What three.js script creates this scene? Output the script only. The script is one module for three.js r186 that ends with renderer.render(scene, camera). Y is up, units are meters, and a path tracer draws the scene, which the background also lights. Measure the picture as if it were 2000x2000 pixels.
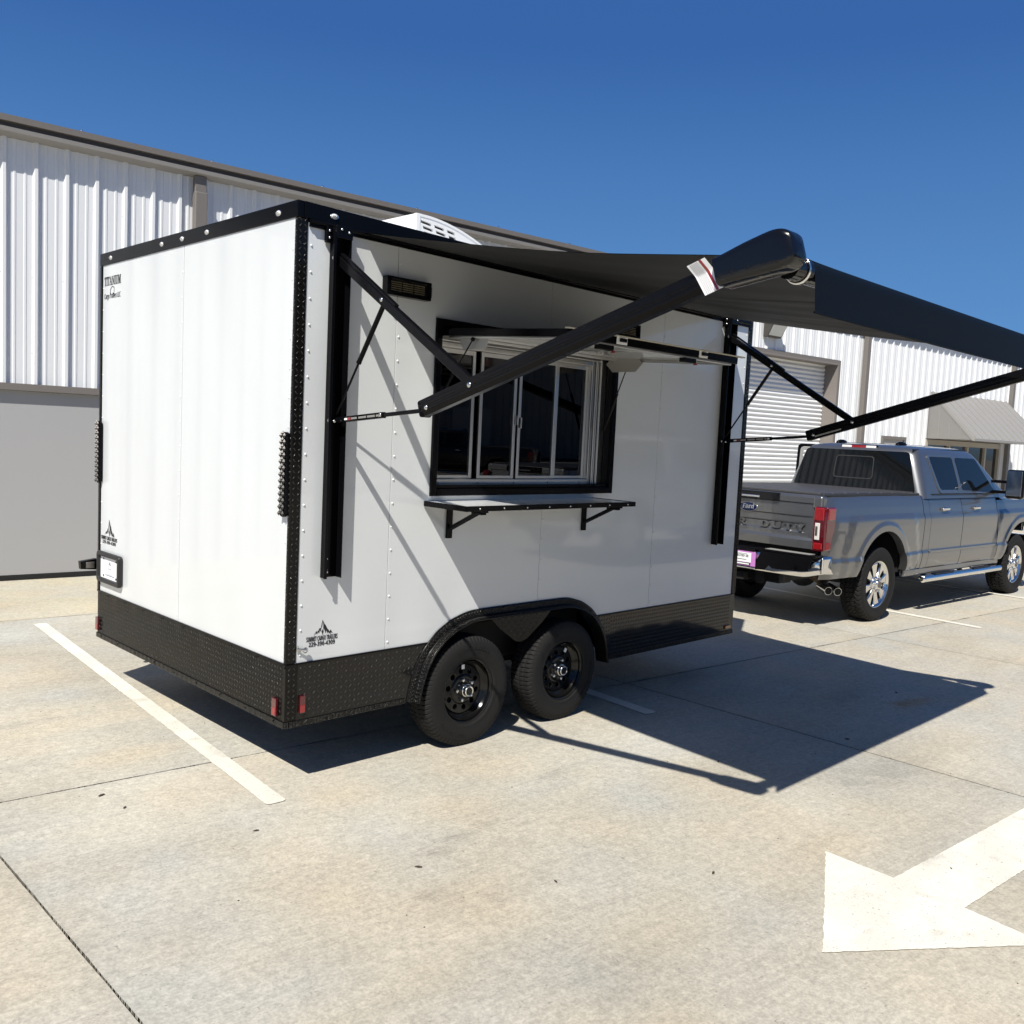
import * as THREE from 'three';
import { FontLoader } from 'three/addons/loaders/FontLoader.js';
import { TextGeometry } from 'three/addons/geometries/TextGeometry.js';
import { RoundedBoxGeometry } from 'three/addons/geometries/RoundedBoxGeometry.js';
import { mergeGeometries, toCreasedNormals } from 'three/addons/utils/BufferGeometryUtils.js';

// ---------- camera, exposure, sun, sky ----------
const scene = new THREE.Scene();
const camera = new THREE.PerspectiveCamera(58.35, 1, 0.05, 800);
camera.rotation.order = 'YXZ';
camera.position.set(-2.5046, 1.9339, 4.1547);
camera.rotation.set(-0.08362, -0.78017, 0.04766);
const renderer = new THREE.WebGLRenderer({ antialias: true });
renderer.setSize(1024, 1024);
renderer.toneMapping = THREE.LinearToneMapping;
renderer.toneMappingExposure = 1.45;
renderer.shadowMap.enabled = true;

const SUN = new THREE.Vector3(-0.729, 1, 0.393).normalize();
const sun = new THREE.DirectionalLight(new THREE.Color().setRGB(1, 0.955, 0.87), 4.6);
sun.position.copy(SUN).multiplyScalar(60);
sun.target.position.set(4, 0, 0);
sun.position.add(sun.target.position);
sun.castShadow = true;
Object.assign(sun.shadow.camera, { left: -30, right: 30, top: 30, bottom: -30, near: 1, far: 140 });
sun.shadow.mapSize.set(4096, 4096);
scene.add(sun, sun.target);

{ // clear deep blue sky, paler towards the horizon and round the sun
  const w = 512, h = 256, data = new Float32Array(w * h * 4);
  const zen = [0.011, 0.040, 0.125], mid = [0.027, 0.092, 0.272], low = [0.084, 0.212, 0.430], hor = [0.22, 0.35, 0.50];
  const mix = (a, b, t) => a.map((v, i) => v + (b[i] - v) * t);
  for (let j = 0; j < h; j++) for (let i = 0; i < w; i++) {
    const lat = ((j + 0.5) / h - 0.5) * Math.PI, lon = ((i + 0.5) / w - 0.5) * 2 * Math.PI;
    const d = [Math.cos(lat) * Math.cos(lon), Math.sin(lat), Math.cos(lat) * Math.sin(lon)];
    const e = Math.max(0, lat * 180 / Math.PI);
    let c = e < 4 ? mix(hor, low, e / 4) : e < 22 ? mix(low, mid, (e - 4) / 18) : mix(mid, zen, Math.min(1, (e - 22) / 55));
    const cs = d[0] * SUN.x + d[1] * SUN.y + d[2] * SUN.z, g = Math.acos(Math.min(1, cs)) * 180 / Math.PI;
    const halo = 0.9 * Math.exp(-g / 6) + 0.07 * Math.exp(-g / 22);
    c = [c[0] + halo, c[1] + halo * 0.98, c[2] + halo * 0.93];
    if (lat < 0) c = mix([0.2, 0.19, 0.16], hor, Math.max(0, 1 + lat * 20));
    const k = (j * w + i) * 4; data[k] = c[0]; data[k + 1] = c[1]; data[k + 2] = c[2]; data[k + 3] = 1;
  }
  const sky = new THREE.DataTexture(data, w, h, THREE.RGBAFormat, THREE.FloatType);
  sky.mapping = THREE.EquirectangularReflectionMapping; sky.magFilter = THREE.LinearFilter; sky.needsUpdate = true;
  scene.background = sky; scene.environment = sky;
}

// ---------- helpers ----------
let seed = 12345;
const rnd = () => { seed |= 0; seed = seed + 0x6D2B79F5 | 0; let t = Math.imul(seed ^ seed >>> 15, 1 | seed); t = t + Math.imul(t ^ t >>> 7, 61 | t) ^ t; return ((t ^ t >>> 14) >>> 0) / 4294967296; };
const hash = (x, y) => { let n = Math.imul(x | 0, 374761393) + Math.imul(y | 0, 668265263) | 0; n = Math.imul(n ^ n >>> 13, 1274126177); return ((n ^ n >>> 16) >>> 0) / 4294967296; };
const noise = (x, y, px = 1e9, py = 1e9) => { // value noise, periodic if asked
  const xi = Math.floor(x), yi = Math.floor(y), fx = x - xi, fy = y - yi, u = fx * fx * (3 - 2 * fx), v = fy * fy * (3 - 2 * fy);
  const m = (a, p) => ((a % p) + p) % p;
  const a = hash(m(xi, px), m(yi, py)), b = hash(m(xi + 1, px), m(yi, py)), c = hash(m(xi, px), m(yi + 1, py)), d = hash(m(xi + 1, px), m(yi + 1, py));
  return a + (b - a) * u + (c - a) * v + (a - b - c + d) * u * v;
};
const fbm = (x, y, o = 4, p = 1e9) => { let s = 0, a = 0.5, t = 0; for (let i = 0; i < o; i++) { s += a * noise(x + i * 17, y + i * 31, p, p); t += a; a *= 0.5; x *= 2; y *= 2; p *= 2; } return s / t; };
const ss = (a, b, x) => { const t = Math.min(1, Math.max(0, (x - a) / (b - a))); return t * t * (3 - 2 * t); };
const rgb = (r, g, b) => new THREE.Color().setRGB(r, g, b);
const std = (c, rough = 0.6, o = {}) => new THREE.MeshStandardMaterial({ color: Array.isArray(c) ? rgb(...c) : c, roughness: rough, side: THREE.DoubleSide, ...o });
const phys = (c, rough, o = {}) => new THREE.MeshPhysicalMaterial({ color: Array.isArray(c) ? rgb(...c) : c, roughness: rough, side: THREE.DoubleSide, ...o });
function tex(w, h, fn, srgb) { // fn(x, y) -> [r, g, b] 0..1
  const d = new Uint8Array(w * h * 4);
  for (let y = 0; y < h; y++) for (let x = 0; x < w; x++) {
    const c = fn(x, y), k = (y * w + x) * 4;
    d[k] = c[0] * 255; d[k + 1] = c[1] * 255; d[k + 2] = c[2] * 255; d[k + 3] = 255;
  }
  const t = new THREE.DataTexture(d, w, h); t.wrapS = t.wrapT = THREE.RepeatWrapping; t.magFilter = THREE.LinearFilter; t.minFilter = THREE.LinearMipmapLinearFilter; t.generateMipmaps = true;
  if (srgb) t.colorSpace = THREE.SRGBColorSpace; t.needsUpdate = true; return t;
}
const names = {};
const numbered = n => { const k = names[n] = (names[n] ?? -1) + 1; return k ? `${n}_${String(k).padStart(3, '0')}` : n; };
function metricUV(g, s = 1) { // planar uv in metres by dominant normal
  if (g.index) g = g.toNonIndexed();
  const p = g.attributes.position, n = g.attributes.normal, uv = new Float32Array(p.count * 2);
  for (let i = 0; i < p.count; i += 3) {
    let nx = 0, ny = 0, nz = 0; for (let k = 0; k < 3; k++) { nx += Math.abs(n.getX(i + k)); ny += Math.abs(n.getY(i + k)); nz += Math.abs(n.getZ(i + k)); }
    for (let k = 0; k < 3; k++) {
      const x = p.getX(i + k), y = p.getY(i + k), z = p.getZ(i + k);
      const [a, b] = nx > ny && nx > nz ? [z, y] : ny > nz ? [x, z] : [x, y];
      uv[(i + k) * 2] = a / s; uv[(i + k) * 2 + 1] = b / s;
    }
  }
  g.setAttribute('uv', new THREE.BufferAttribute(uv, 2)); return g;
}
const clean = g => { if (g.index) g = g.toNonIndexed(); for (const k of Object.keys(g.attributes)) if (!['position', 'normal', 'uv'].includes(k)) g.deleteAttribute(k);
  if (!g.attributes.uv) g.setAttribute('uv', new THREE.BufferAttribute(new Float32Array(g.attributes.position.count * 2), 2)); return g; };
const merge = a => a.length === 1 ? a[0] : mergeGeometries(a.map(clean));
function part(name, geo, mat, parent, label) { // one named mesh; arrays are merged
  const m = new THREE.Mesh(Array.isArray(geo) ? merge(geo) : geo, mat);
  m.name = parent === scene ? numbered(name) : name; m.castShadow = m.receiveShadow = true;
  if (label) m.userData.label = label;
  if (parent.userData.base) m.position.sub(parent.userData.base);
  parent.add(m); return m;
}
function sub(name, parent) { const g = new THREE.Group(); g.name = name; if (parent.userData.base) g.position.sub(parent.userData.base); parent.add(g); return g; }
function thing(name, label, category, base = [0, 0, 0], ry = 0, group) {
  const g = new THREE.Group(); g.name = numbered(name); g.userData = { label, category }; if (group) g.userData.group = group;
  g.position.set(...base); g.rotation.y = ry; scene.add(g); return g;
}
const bx = (x0, x1, y0, y1, z0, z1) => new THREE.BoxGeometry(x1 - x0, y1 - y0, z1 - z0).translate((x0 + x1) / 2, (y0 + y1) / 2, (z0 + z1) / 2);
const rbx = (x0, x1, y0, y1, z0, z1, r = 0.004, seg = 2) => new RoundedBoxGeometry(Math.abs(x1 - x0), Math.abs(y1 - y0), Math.abs(z1 - z0), seg, Math.min(r, Math.abs(x1 - x0) / 2.01, Math.abs(y1 - y0) / 2.01, Math.abs(z1 - z0) / 2.01)).translate((x0 + x1) / 2, (y0 + y1) / 2, (z0 + z1) / 2);
const V = (x, y, z) => new THREE.Vector3(x, y, z);
function beam(a, b, w, h, side = V(1, 0, 0), r = 0.003) { // rounded bar from a to b; w along side, h across
  const d = b.clone().sub(a), L = d.length(); d.normalize();
  const s = side.clone().addScaledVector(d, -side.dot(d)).normalize(), u = d.clone().cross(s);
  const g = r ? new RoundedBoxGeometry(w, h, L, 2, Math.min(r, w / 2.1, h / 2.1)) : new THREE.BoxGeometry(w, h, L);
  return g.applyMatrix4(new THREE.Matrix4().makeBasis(s, u, d).setPosition(a.clone().add(b).multiplyScalar(0.5)));
}
function rod(a, b, r0, r1 = r0, seg = 14) {
  const d = b.clone().sub(a), L = d.length();
  return new THREE.CylinderGeometry(r1, r0, L, seg).applyQuaternion(new THREE.Quaternion().setFromUnitVectors(V(0, 1, 0), d.normalize())).translate((a.x + b.x) / 2, (a.y + b.y) / 2, (a.z + b.z) / 2);
}
const bolt = (p, dir, r = 0.009, h = 0.007) => { // domed screw head
  const g = new THREE.SphereGeometry(r, 10, 5, 0, Math.PI * 2, 0, Math.PI / 2).scale(1, h / r, 1);
  return g.applyQuaternion(new THREE.Quaternion().setFromUnitVectors(V(0, 1, 0), dir)).translate(p.x, p.y, p.z);
};
const shapeOf = pts => new THREE.Shape(pts.map(p => new THREE.Vector2(...p)));
function roundRect(x0, x1, y0, y1, r) {
  const s = new THREE.Shape(); s.moveTo(x0 + r, y0); s.lineTo(x1 - r, y0); s.quadraticCurveTo(x1, y0, x1, y0 + r); s.lineTo(x1, y1 - r); s.quadraticCurveTo(x1, y1, x1 - r, y1);
  s.lineTo(x0 + r, y1); s.quadraticCurveTo(x0, y1, x0, y1 - r); s.lineTo(x0, y0 + r); s.quadraticCurveTo(x0, y0, x0 + r, y0); return s;
}
const plate = (shape, depth, bevel = 0, curve = 8) => new THREE.ExtrudeGeometry(shape, { depth: depth - 2 * bevel, bevelEnabled: bevel > 0, bevelThickness: bevel, bevelSize: bevel, bevelOffset: -bevel, bevelSegments: 2, curveSegments: curve }).translate(0, 0, bevel);
function grid(nu, nv, fn, closeU = false) { // parametric surface, fn(u, v) -> [x, y, z], with uv in 0..1
  const pos = [], uv = [], idx = [];
  for (let j = 0; j <= nv; j++) for (let i = 0; i <= nu; i++) { pos.push(...fn(i / nu, j / nv)); uv.push(i / nu, j / nv); }
  for (let j = 0; j < nv; j++) for (let i = 0; i < nu; i++) { const a = j * (nu + 1) + i, b = a + 1, c = a + nu + 1, d = c + 1; idx.push(a, b, d, a, d, c); }
  const g = new THREE.BufferGeometry(); g.setAttribute('position', new THREE.Float32BufferAttribute(pos, 3)); g.setAttribute('uv', new THREE.Float32BufferAttribute(uv, 2)); g.setIndex(idx); g.computeVertexNormals(); return g;
}
const loader = new FontLoader();
const F = {};
for (const f of ['sans_bold', 'serif_bold', 'sans_regular']) F[f] = await loader.loadAsync(`fonts/droid/droid_${f}.typeface.json`);
function text(str, font, size, width, depth = 0.0008) { // lettering in the xy plane, centred, squeezed to a width
  const g = new TextGeometry(str, { font: F[font], size, depth, curveSegments: 3, bevelEnabled: false }); g.computeBoundingBox();
  const b = g.boundingBox, k = width ? width / (b.max.x - b.min.x) : 1;
  return g.translate(-(b.min.x + b.max.x) / 2, -b.min.y, 0).scale(k, 1, 1);
}

// ---------- materials ----------
const treadH = (() => { // raised bars of tread plate, tile 0.1 m
  const n = 256, a = new Float32Array(n * n), bars = [];
  for (let i = 0; i < 4; i++) for (let j = 0; j < 4; j++) bars.push([(i + 0.5) / 4, (j + 0.5) / 4, (i + j) % 2 ? 0.9 : -0.9]);
  for (let y = 0; y < n; y++) for (let x = 0; x < n; x++) {
    let h = 0;
    for (const [bx0, by0, an] of bars) {
      let dx = x / n - bx0, dy = y / n - by0; dx -= Math.round(dx); dy -= Math.round(dy);
      const l = dx * Math.cos(an) + dy * Math.sin(an), c = -dx * Math.sin(an) + dy * Math.cos(an);
      h = Math.max(h, 1 - (l / 0.115) ** 2 - (c / 0.036) ** 2);
    }
    a[y * n + x] = Math.sqrt(Math.max(0, h));
  }
  return tex(n, n, (x, y) => { const v = a[y * n + x]; return [v, v, v]; });
})();
const waveH = tex(256, 256, (x, y) => { const v = 0.5 + (fbm(x / 256 * 4, y / 256 * 2, 2, 2) - 0.5) + 0.25 * (fbm(x / 256 * 2, y / 256 * 4, 1, 2) - 0.5), c = 0.5 + (v - 0.5) * 0.7; return [c, c, c]; });
const grainH = tex(256, 256, (x, y) => { const v = hash(x, y) * 0.5 + noise(x / 4, y / 4, 64, 64) * 0.5; return [v, v, v]; });
const rep = (t, sx, sy = sx) => { const c = t.clone(); c.repeat.set(sx, sy); c.needsUpdate = true; return c; };

const M = {
  white: phys([0.63, 0.655, 0.665], 0.38, { clearcoat: 1, clearcoatRoughness: 0.045, bumpMap: rep(waveH, 0.55, 0.35), bumpScale: 0.045 }),
  black: phys([0.003, 0.003, 0.004], 0.16, { specularIntensity: 0.22 }),
  blackSatin: phys([0.004, 0.004, 0.005], 0.24, { specularIntensity: 0.28 }),
  tread: phys([0.005, 0.005, 0.005], 0.22, { specularIntensity: 0.5, bumpMap: rep(treadH, 10), bumpScale: 0.003 }),
  treadFlat: phys([0.006, 0.0057, 0.0052], 0.12, { specularIntensity: 0.36, bumpMap: rep(waveH, 1.5), bumpScale: 0.006 }),
  skirtSide: phys([0.005, 0.005, 0.005], 0.07, { specularIntensity: 0.8, bumpMap: rep(waveH, 1.5), bumpScale: 0.004 }),
  skirtRear: phys([0.006, 0.0057, 0.0052], 0.16, { specularIntensity: 0.22, bumpMap: rep(waveH, 1.5), bumpScale: 0.006 }),
  treadBar: phys([0.018, 0.0175, 0.016], 0.18, { specularIntensity: 0.8 }),
  dark: std([0.01, 0.01, 0.01], 0.9),
  liner: std([0.05, 0.05, 0.05], 0.9),
  alu: std([0.60, 0.595, 0.58], 0.28, { metalness: 1 }),
  chrome: std([0.80, 0.795, 0.78], 0.13, { metalness: 1 }),
  zinc: std([0.6, 0.6, 0.58], 0.25, { metalness: 1 }),
  steel: std([0.25, 0.23, 0.21], 0.45, { metalness: 1 }),
  glass: phys([0.16, 0.17, 0.18], 0.0, { transmission: 1, thickness: 0, ior: 1.5 }),
  inner: std([0.04, 0.04, 0.04], 0.7),
  vinylTop: phys([0.0025, 0.005, 0.009], 0.6, { specularIntensity: 0.25, bumpMap: rep(grainH, 8), bumpScale: 0.0004 }),
  vinylUnder: phys([0.011, 0.0115, 0.012], 0.6, { specularIntensity: 0.7, bumpMap: rep(grainH, 8), bumpScale: 0.0004 }),
  gloss: phys([0.004, 0.004, 0.005], 0.12, { specularIntensity: 0.9 }),
  rubber: phys([0.0125, 0.0122, 0.012], 0.7, { specularIntensity: 0.5, bumpMap: rep(grainH, 6), bumpScale: 0.0006 }),
  rim: phys([0.005, 0.005, 0.005], 0.16, { specularIntensity: 0.7 }),
  plastic: std([0.74, 0.75, 0.75], 0.45),
  red: phys([0.24, 0.005, 0.007], 0.18, { clearcoat: 1, clearcoatRoughness: 0.02 }),
  redDark: phys([0.075, 0.002, 0.006], 0.15, { clearcoat: 1, clearcoatRoughness: 0.02 }),
  amber: phys([0.55, 0.14, 0.01], 0.2, { clearcoat: 1 }),
  lens: phys([0.72, 0.72, 0.70], 0.12, { clearcoat: 1 }),
  paper: std([0.82, 0.83, 0.84], 0.6),
  ink: std([0.012, 0.012, 0.014], 0.5),
  led: std([0.55, 0.47, 0.26], 0.3),
  shelfTop: phys([0.80, 0.82, 0.84], 0.25, { clearcoat: 0.6, clearcoatRoughness: 0.1 }),
  bare: std([0.42, 0.41, 0.39], 0.5, { metalness: 0.7 }),
};

// ---------- the setting: ground, pavement slabs and paint ----------
const concreteTex = (() => {
  const n = 2048;
  return tex(n, n, (x, y) => {
    const u = x / n, v = y / n;
    const broad = fbm(u * 6, v * 6, 3, 6) - 0.5;
    const brush = noise(u * 40, v * 700, 40, 700) - 0.5;             // broom strokes along one way
    const brush2 = noise(u * 90, v * 380, 90, 380) - 0.5;
    const fine = hash(x, y) - 0.5, mid = noise(u * 512, v * 512, 512, 512) - 0.5, m2 = noise(u * 170, v * 170, 170, 170) - 0.5;
    let pit = noise(u * 300 + 7, v * 300, 300, 300); pit = pit > 0.93 ? -(pit - 0.93) * 3.2 : 0;
    const L = 1 + broad * 0.11 + brush * 0.055 + brush2 * 0.035 + fine * 0.12 + mid * 0.13 + m2 * 0.08 + pit;
    const w = (fbm(u * 9 + 3, v * 9, 2, 9) - 0.5) * 0.05;
    return [0.690 * L * (1 + w), 0.666 * L, 0.612 * L * (1 - w * 1.4)].map(c => Math.min(1, Math.max(0, c)));
  }, true);
})();
const concreteH = tex(1024, 1024, (x, y) => { const u = x / 1024, v = y / 1024; const a = noise(u * 40, v * 350, 40, 350) * 0.5 + noise(u * 256, v * 256, 256, 256) * 0.35 + hash(x, y) * 0.15; return [a, a, a]; });
const concreteMat = std([1, 1, 1], 0.9, { map: concreteTex, bumpMap: concreteH, bumpScale: 0.0007, vertexColors: true });
const farGround = part('ground', new THREE.PlaneGeometry(1400, 1400).rotateX(-Math.PI / 2).translate(0, -0.16, 0), std([0.27, 0.25, 0.215], 0.95), scene);
farGround.userData.kind = 'structure';
farGround.userData.label = 'pale open ground round the concrete lot';

const LOT = { o: V(1.318, 0, -7.202), a: 5 * Math.PI / 180 };        // warehouse foot and the lot's direction
const pavement = new THREE.Group(); pavement.name = 'pavement'; pavement.userData = { kind: 'structure', label: 'light concrete parking lot cut into slabs by control joints' }; scene.add(pavement);
const joint = (x, k) => -0.60 + 0.0965 * x + k * 4.45;               // joints that run along the trailer
const jx = [-26, -20, -14.6, -9.7, -5.6, -1.33, 3.262, 6.96, 11.2, 15.6, 20, 25, 31, 38, 46, 56];
const stains = [[0.9, 0.78, 0.9, 0.035, 'w'], [1.15, 0.92, 0.75, 0.025, 'w'], [1.75, 0.40, 0.55, 0.03, 'w'], [2.2, 0.62, 0.35, 0.02, 'w'], [0.6, 0.62, 0.5, 0.05, 'w'], [4.4, 1.0, 0.35, 0.12, 'g'], [3.9, -0.1, 0.25, 0.1, 'g'], [-0.9, -1.9, 0.6, 0.05, 'g'], [-0.6, -0.25, 0.7, 0.04, 'w'], [5.6, 0.1, 0.6, 0.03, 'w'], [6.6, -0.9, 0.5, 0.03, 'w'], [2.9, 1.9, 0.6, 0.2, 'g'], [0.1, 2.2, 0.4, 0.2, 'g'], [5.5, 2.15, 0.35, 0.10, 'r'], [4.6, 1.35, 0.12, 0.05, 'r'], [4.75, 1.42, 0.22, 0.06, 'r'], [1.35, 0.72, 0.22, 0.10, 'g'], [-0.1, 1.35, 0.10, 0.05, 'g'], [0.35, 1.0, 0.10, 0.03, 'd'], [0.55, 0.97, 0.05, 0.02, 'd'], [0.2, 1.06, 0.06, 0.025, 'd'], [-0.5, -0.2, 0.4, 0.25, 'w'], [1.9, 0.55, 0.9, 0.05, 'w'], [1.55, 0.62, 0.7, 0.04, 'w'], [2.1, 0.95, 0.5, 0.12, 'w'], [4.2, -0.6, 0.5, 0.04, 'w']];
function slab(x0, x1, k0, step) {
  const slant = [0.0, 0.04];
  const zA = x => joint(x, k0), zB = x => joint(x, k0 + 1);
  const nx = Math.max(2, Math.round((x1 - x0) / step)), nz = Math.max(2, Math.round(4.45 / step));
  const tone = 0.96 + rnd() * 0.08, ou = rnd() * 4, ov = rnd() * 4, drop = -rnd() * 0.002;
  const pos = [], col = [], uv = [], idx = [];
  const rag = (s, t) => (noise(s * 9, t) - 0.5) * 0.010 + (noise(s * 40, t + 5) - 0.5) * 0.006;
  for (let j = -1; j <= nz + 1; j++) for (let i = -1; i <= nx + 1; i++) {
    const u = Math.min(1, Math.max(0, i / nx)), v = Math.min(1, Math.max(0, j / nz));
    let x = x0 + (x1 - x0) * u, z = zA(x) + (zB(x) - zA(x)) * v;
    const skirt = i < 0 || j < 0 || i > nx || j > nz;
    if (u === 0) x += 0.0045 + rag(z, 1.5) * 0.25; if (u === 1) x -= 0.0045 + rag(z, 2.5) * 0.25;
    if (v === 0) z += 0.006 + rag(x, 3.5) * 1.1; if (v === 1) z -= 0.006 + rag(x, 3.5);
    const edge = (u === 0 || v === 0 || u === 1 || v === 1) ? -0.001 : 0;
    pos.push(x, skirt ? -0.12 : drop + edge, z);
    let L = tone * (0.89 + 0.22 * fbm(x * 0.55 + 40, z * 0.55 + 40, 4)), r = 1.0, g = 1.0, b = 1.0;
    L *= 1 + (noise(x * 0.9 + 5, z * 6 + 9) - 0.5) * 0.10;             // long wheel-swept streaks
    const warm = (fbm(x * 0.7 + 90, z * 0.9 + 12, 3) - 0.5); r += warm * 0.07; b -= warm * 0.11;
    for (const [sx, sz, rx, rz, kind] of stains) {
      const q = Math.exp(-(((x - sx) / rx) ** 2 + ((z - sz) / rz) ** 2)) * (0.5 + noise(x * 14, z * 14));
      if (kind === 'r') { r += 0.08 * q; g -= 0.20 * q; b -= 0.40 * q; } else if (kind === 'g') { L *= 1 - 0.16 * q; } else if (kind === 'd') { L *= 1 - 0.4 * q; } else { L *= 1 + 0.30 * q; b -= 0.06 * q; }
    }
    const ed = Math.min(u * (x1 - x0), (1 - u) * (x1 - x0), v * 4.45, (1 - v) * 4.45); L *= 1 - 0.08 * Math.exp(-ed / 0.06);
    if (z < -5.0) { r *= 1.04; b *= 0.92; }
    col.push(Math.min(1, L * r), Math.min(1, L * g), Math.min(1, L * b)); uv.push((x * 0.9962 + z * 0.087) / 4.2 + ou, (z * 0.9962 - x * 0.087) / 4.2 + ov);
  }
  const w = nx + 3; for (let j = 0; j < nz + 2; j++) for (let i = 0; i < nx + 2; i++) { const a = j * w + i, b = a + 1, c = a + w, d = c + 1; idx.push(a, c, d, a, d, b); }
  const gm = new THREE.BufferGeometry(); gm.setAttribute('position', new THREE.Float32BufferAttribute(pos, 3)); gm.setAttribute('color', new THREE.Float32BufferAttribute(col, 3)); gm.setAttribute('uv', new THREE.Float32BufferAttribute(uv, 2)); gm.setIndex(idx); gm.setAttribute('normal', new THREE.Float32BufferAttribute(pos.map((_, i) => i % 3 === 1 ? 1 : 0), 3));
  part('concrete_slab', gm, concreteMat, pavement);
}
for (let i = 0; i < jx.length - 1; i++) for (let k = -2; k < 4; k++) {
  const near = jx[i] > -6 && jx[i] < 7 && k >= -1 && k <= 1;
  slab(jx[i], jx[i + 1], k, near ? 0.05 : jx[i] > -15 && jx[i] < 16 && k < 2 ? 0.15 : 0.6);
}
part('joint_filler', new THREE.PlaneGeometry(90, 40).rotateX(-Math.PI / 2).translate(12, -0.03, 2), std([0.035, 0.03, 0.024], 1), pavement);

// paint
const paintTex = tex(1024, 1024, (x, y) => { const u = x / 1024, v = y / 1024; let p = noise(u * 200, v * 260, 200, 260); const worn = p > 0.87 ? (p - 0.87) * 2.8 : 0; const L = 0.93 - worn + (hash(x, y) - 0.5) * 0.07 + (fbm(u * 8, v * 8, 3, 8) - 0.5) * 0.10 - Math.max(0, fbm(u * 14 + 5, v * 14, 3, 14) - 0.62) * (0.3 + noise(u * 300, v * 300, 300, 300)) * 0.35 + (noise(u * 60, v * 500, 60, 500) - 0.5) * 0.04; return [L, L * 0.985, L * 0.94].map(c => Math.min(1, Math.max(0, c))); }, true);
const paintMat = std([0.80, 0.795, 0.775], 0.75, { map: paintTex, bumpMap: concreteH, bumpScale: 0.001 });
const lotAxis = new THREE.Matrix4().makeRotationY(-LOT.a);
function paintStrip(name, cx, cz, len, wid, ang, label) { // sheet with slightly ragged edges, its far end rounded by wear
  const n = Math.round(len / 0.008);
  const g = grid(n, 1, (u, v) => { const s = (u - 1) * len; const ends = Math.min(1, (1 - u) * len / 0.03 + 0.62) * (1 + (noise(s * 30, v * 9) - 0.5) * 0.07 + (noise(s * 120, v * 9 + 4) - 0.5) * 0.05); return [s, 0, (v - 0.5) * wid * ends]; });
  const c = Math.cos(ang), si = Math.sin(ang); g.applyMatrix4(new THREE.Matrix4().makeBasis(V(c, 0, si), V(0, 1, 0), V(-si, 0, c)).setPosition(cx, 0.004, cz)); g.computeVertexNormals();
  part(name, metricUV(g, 1.3), paintMat, pavement, label);
}
// stall lines run from the warehouse towards the viewer
const la = Math.PI / 2 + 4.6 * Math.PI / 180;
for (const [x, z, len] of [[-0.108, 0.125, 4.9], [2.765, 0.345, 4.9], [8.59, 0.62, 4.9], [11.5, 0.9, 4.9], [14.4, 1.15, 4.9], [-3.0, -0.15, 4.9]]) paintStrip('parking_line', x, z, len, 0.108, la);
{ // painted arrow, pointing away from the truck
  const D = V(0.788, 0, 2.645), P0 = [[0, 0], [0.815, -0.49], [0.835, -0.155], [2.6, -0.155], [2.6, 0.165], [0.835, 0.165], [0.815, 0.50]], pts = [];
  P0.forEach(([x, y], i) => { const [x2, y2] = P0[(i + 1) % P0.length], L = Math.hypot(x2 - x, y2 - y), n = Math.round(L / 0.012); for (let k = 0; k < n; k++) { const t = k / n, j = (noise((x + (x2 - x) * t) * 40 + i * 9, (y + (y2 - y) * t) * 40) - 0.5) * 0.005 + (noise((x + (x2 - x) * t) * 170 + i * 9, (y + (y2 - y) * t) * 170) - 0.5) * 0.003; pts.push([x + (x2 - x) * t - (y2 - y) / L * j, y + (y2 - y) * t + (x2 - x) / L * j]); } });
  const s = shapeOf(pts);
  const g = new THREE.ShapeGeometry(s).rotateX(Math.PI / 2).applyMatrix4(lotAxis).translate(D.x, 0.004, D.z);
  part('painted_arrow', metricUV(g, 1.3), paintMat, pavement, 'white arrow painted on the concrete');
}
{ // grit and dead leaves
  const gs = [];
  for (const [x, z, r] of [[0.02, 1.12, 0.012], [-0.35, 0.35, 0.01], [1.02, 2.0, 0.010], [3.4, 1.5, 0.012], [0.4, 1.6, 0.008], [1.95, 2.7, 0.008], [-0.75, -0.5, 0.014], [-0.72, -0.28, 0.01], [2.3, 1.2, 0.01], [4.9, 1.2, 0.012]]) gs.push(new THREE.IcosahedronGeometry(r, 0).scale(1.6, 0.35, 0.7).rotateY(rnd() * 6).translate(x, 0.003, z));
  for (let i = 0; i < 60; i++) { const r = 0.0018 + rnd() * 0.0022; gs.push(new THREE.IcosahedronGeometry(r, 0).scale(1.4, 0.6, 1).rotateY(rnd() * 6).translate(-2 + rnd() * 7, 0.001, -3 + rnd() * 6.3)); }
  const m = part('grit', gs, std([0.05, 0.035, 0.025], 0.9), scene, 'small dark grit and leaf bits scattered on the concrete'); m.userData.kind = 'stuff';
}

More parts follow.
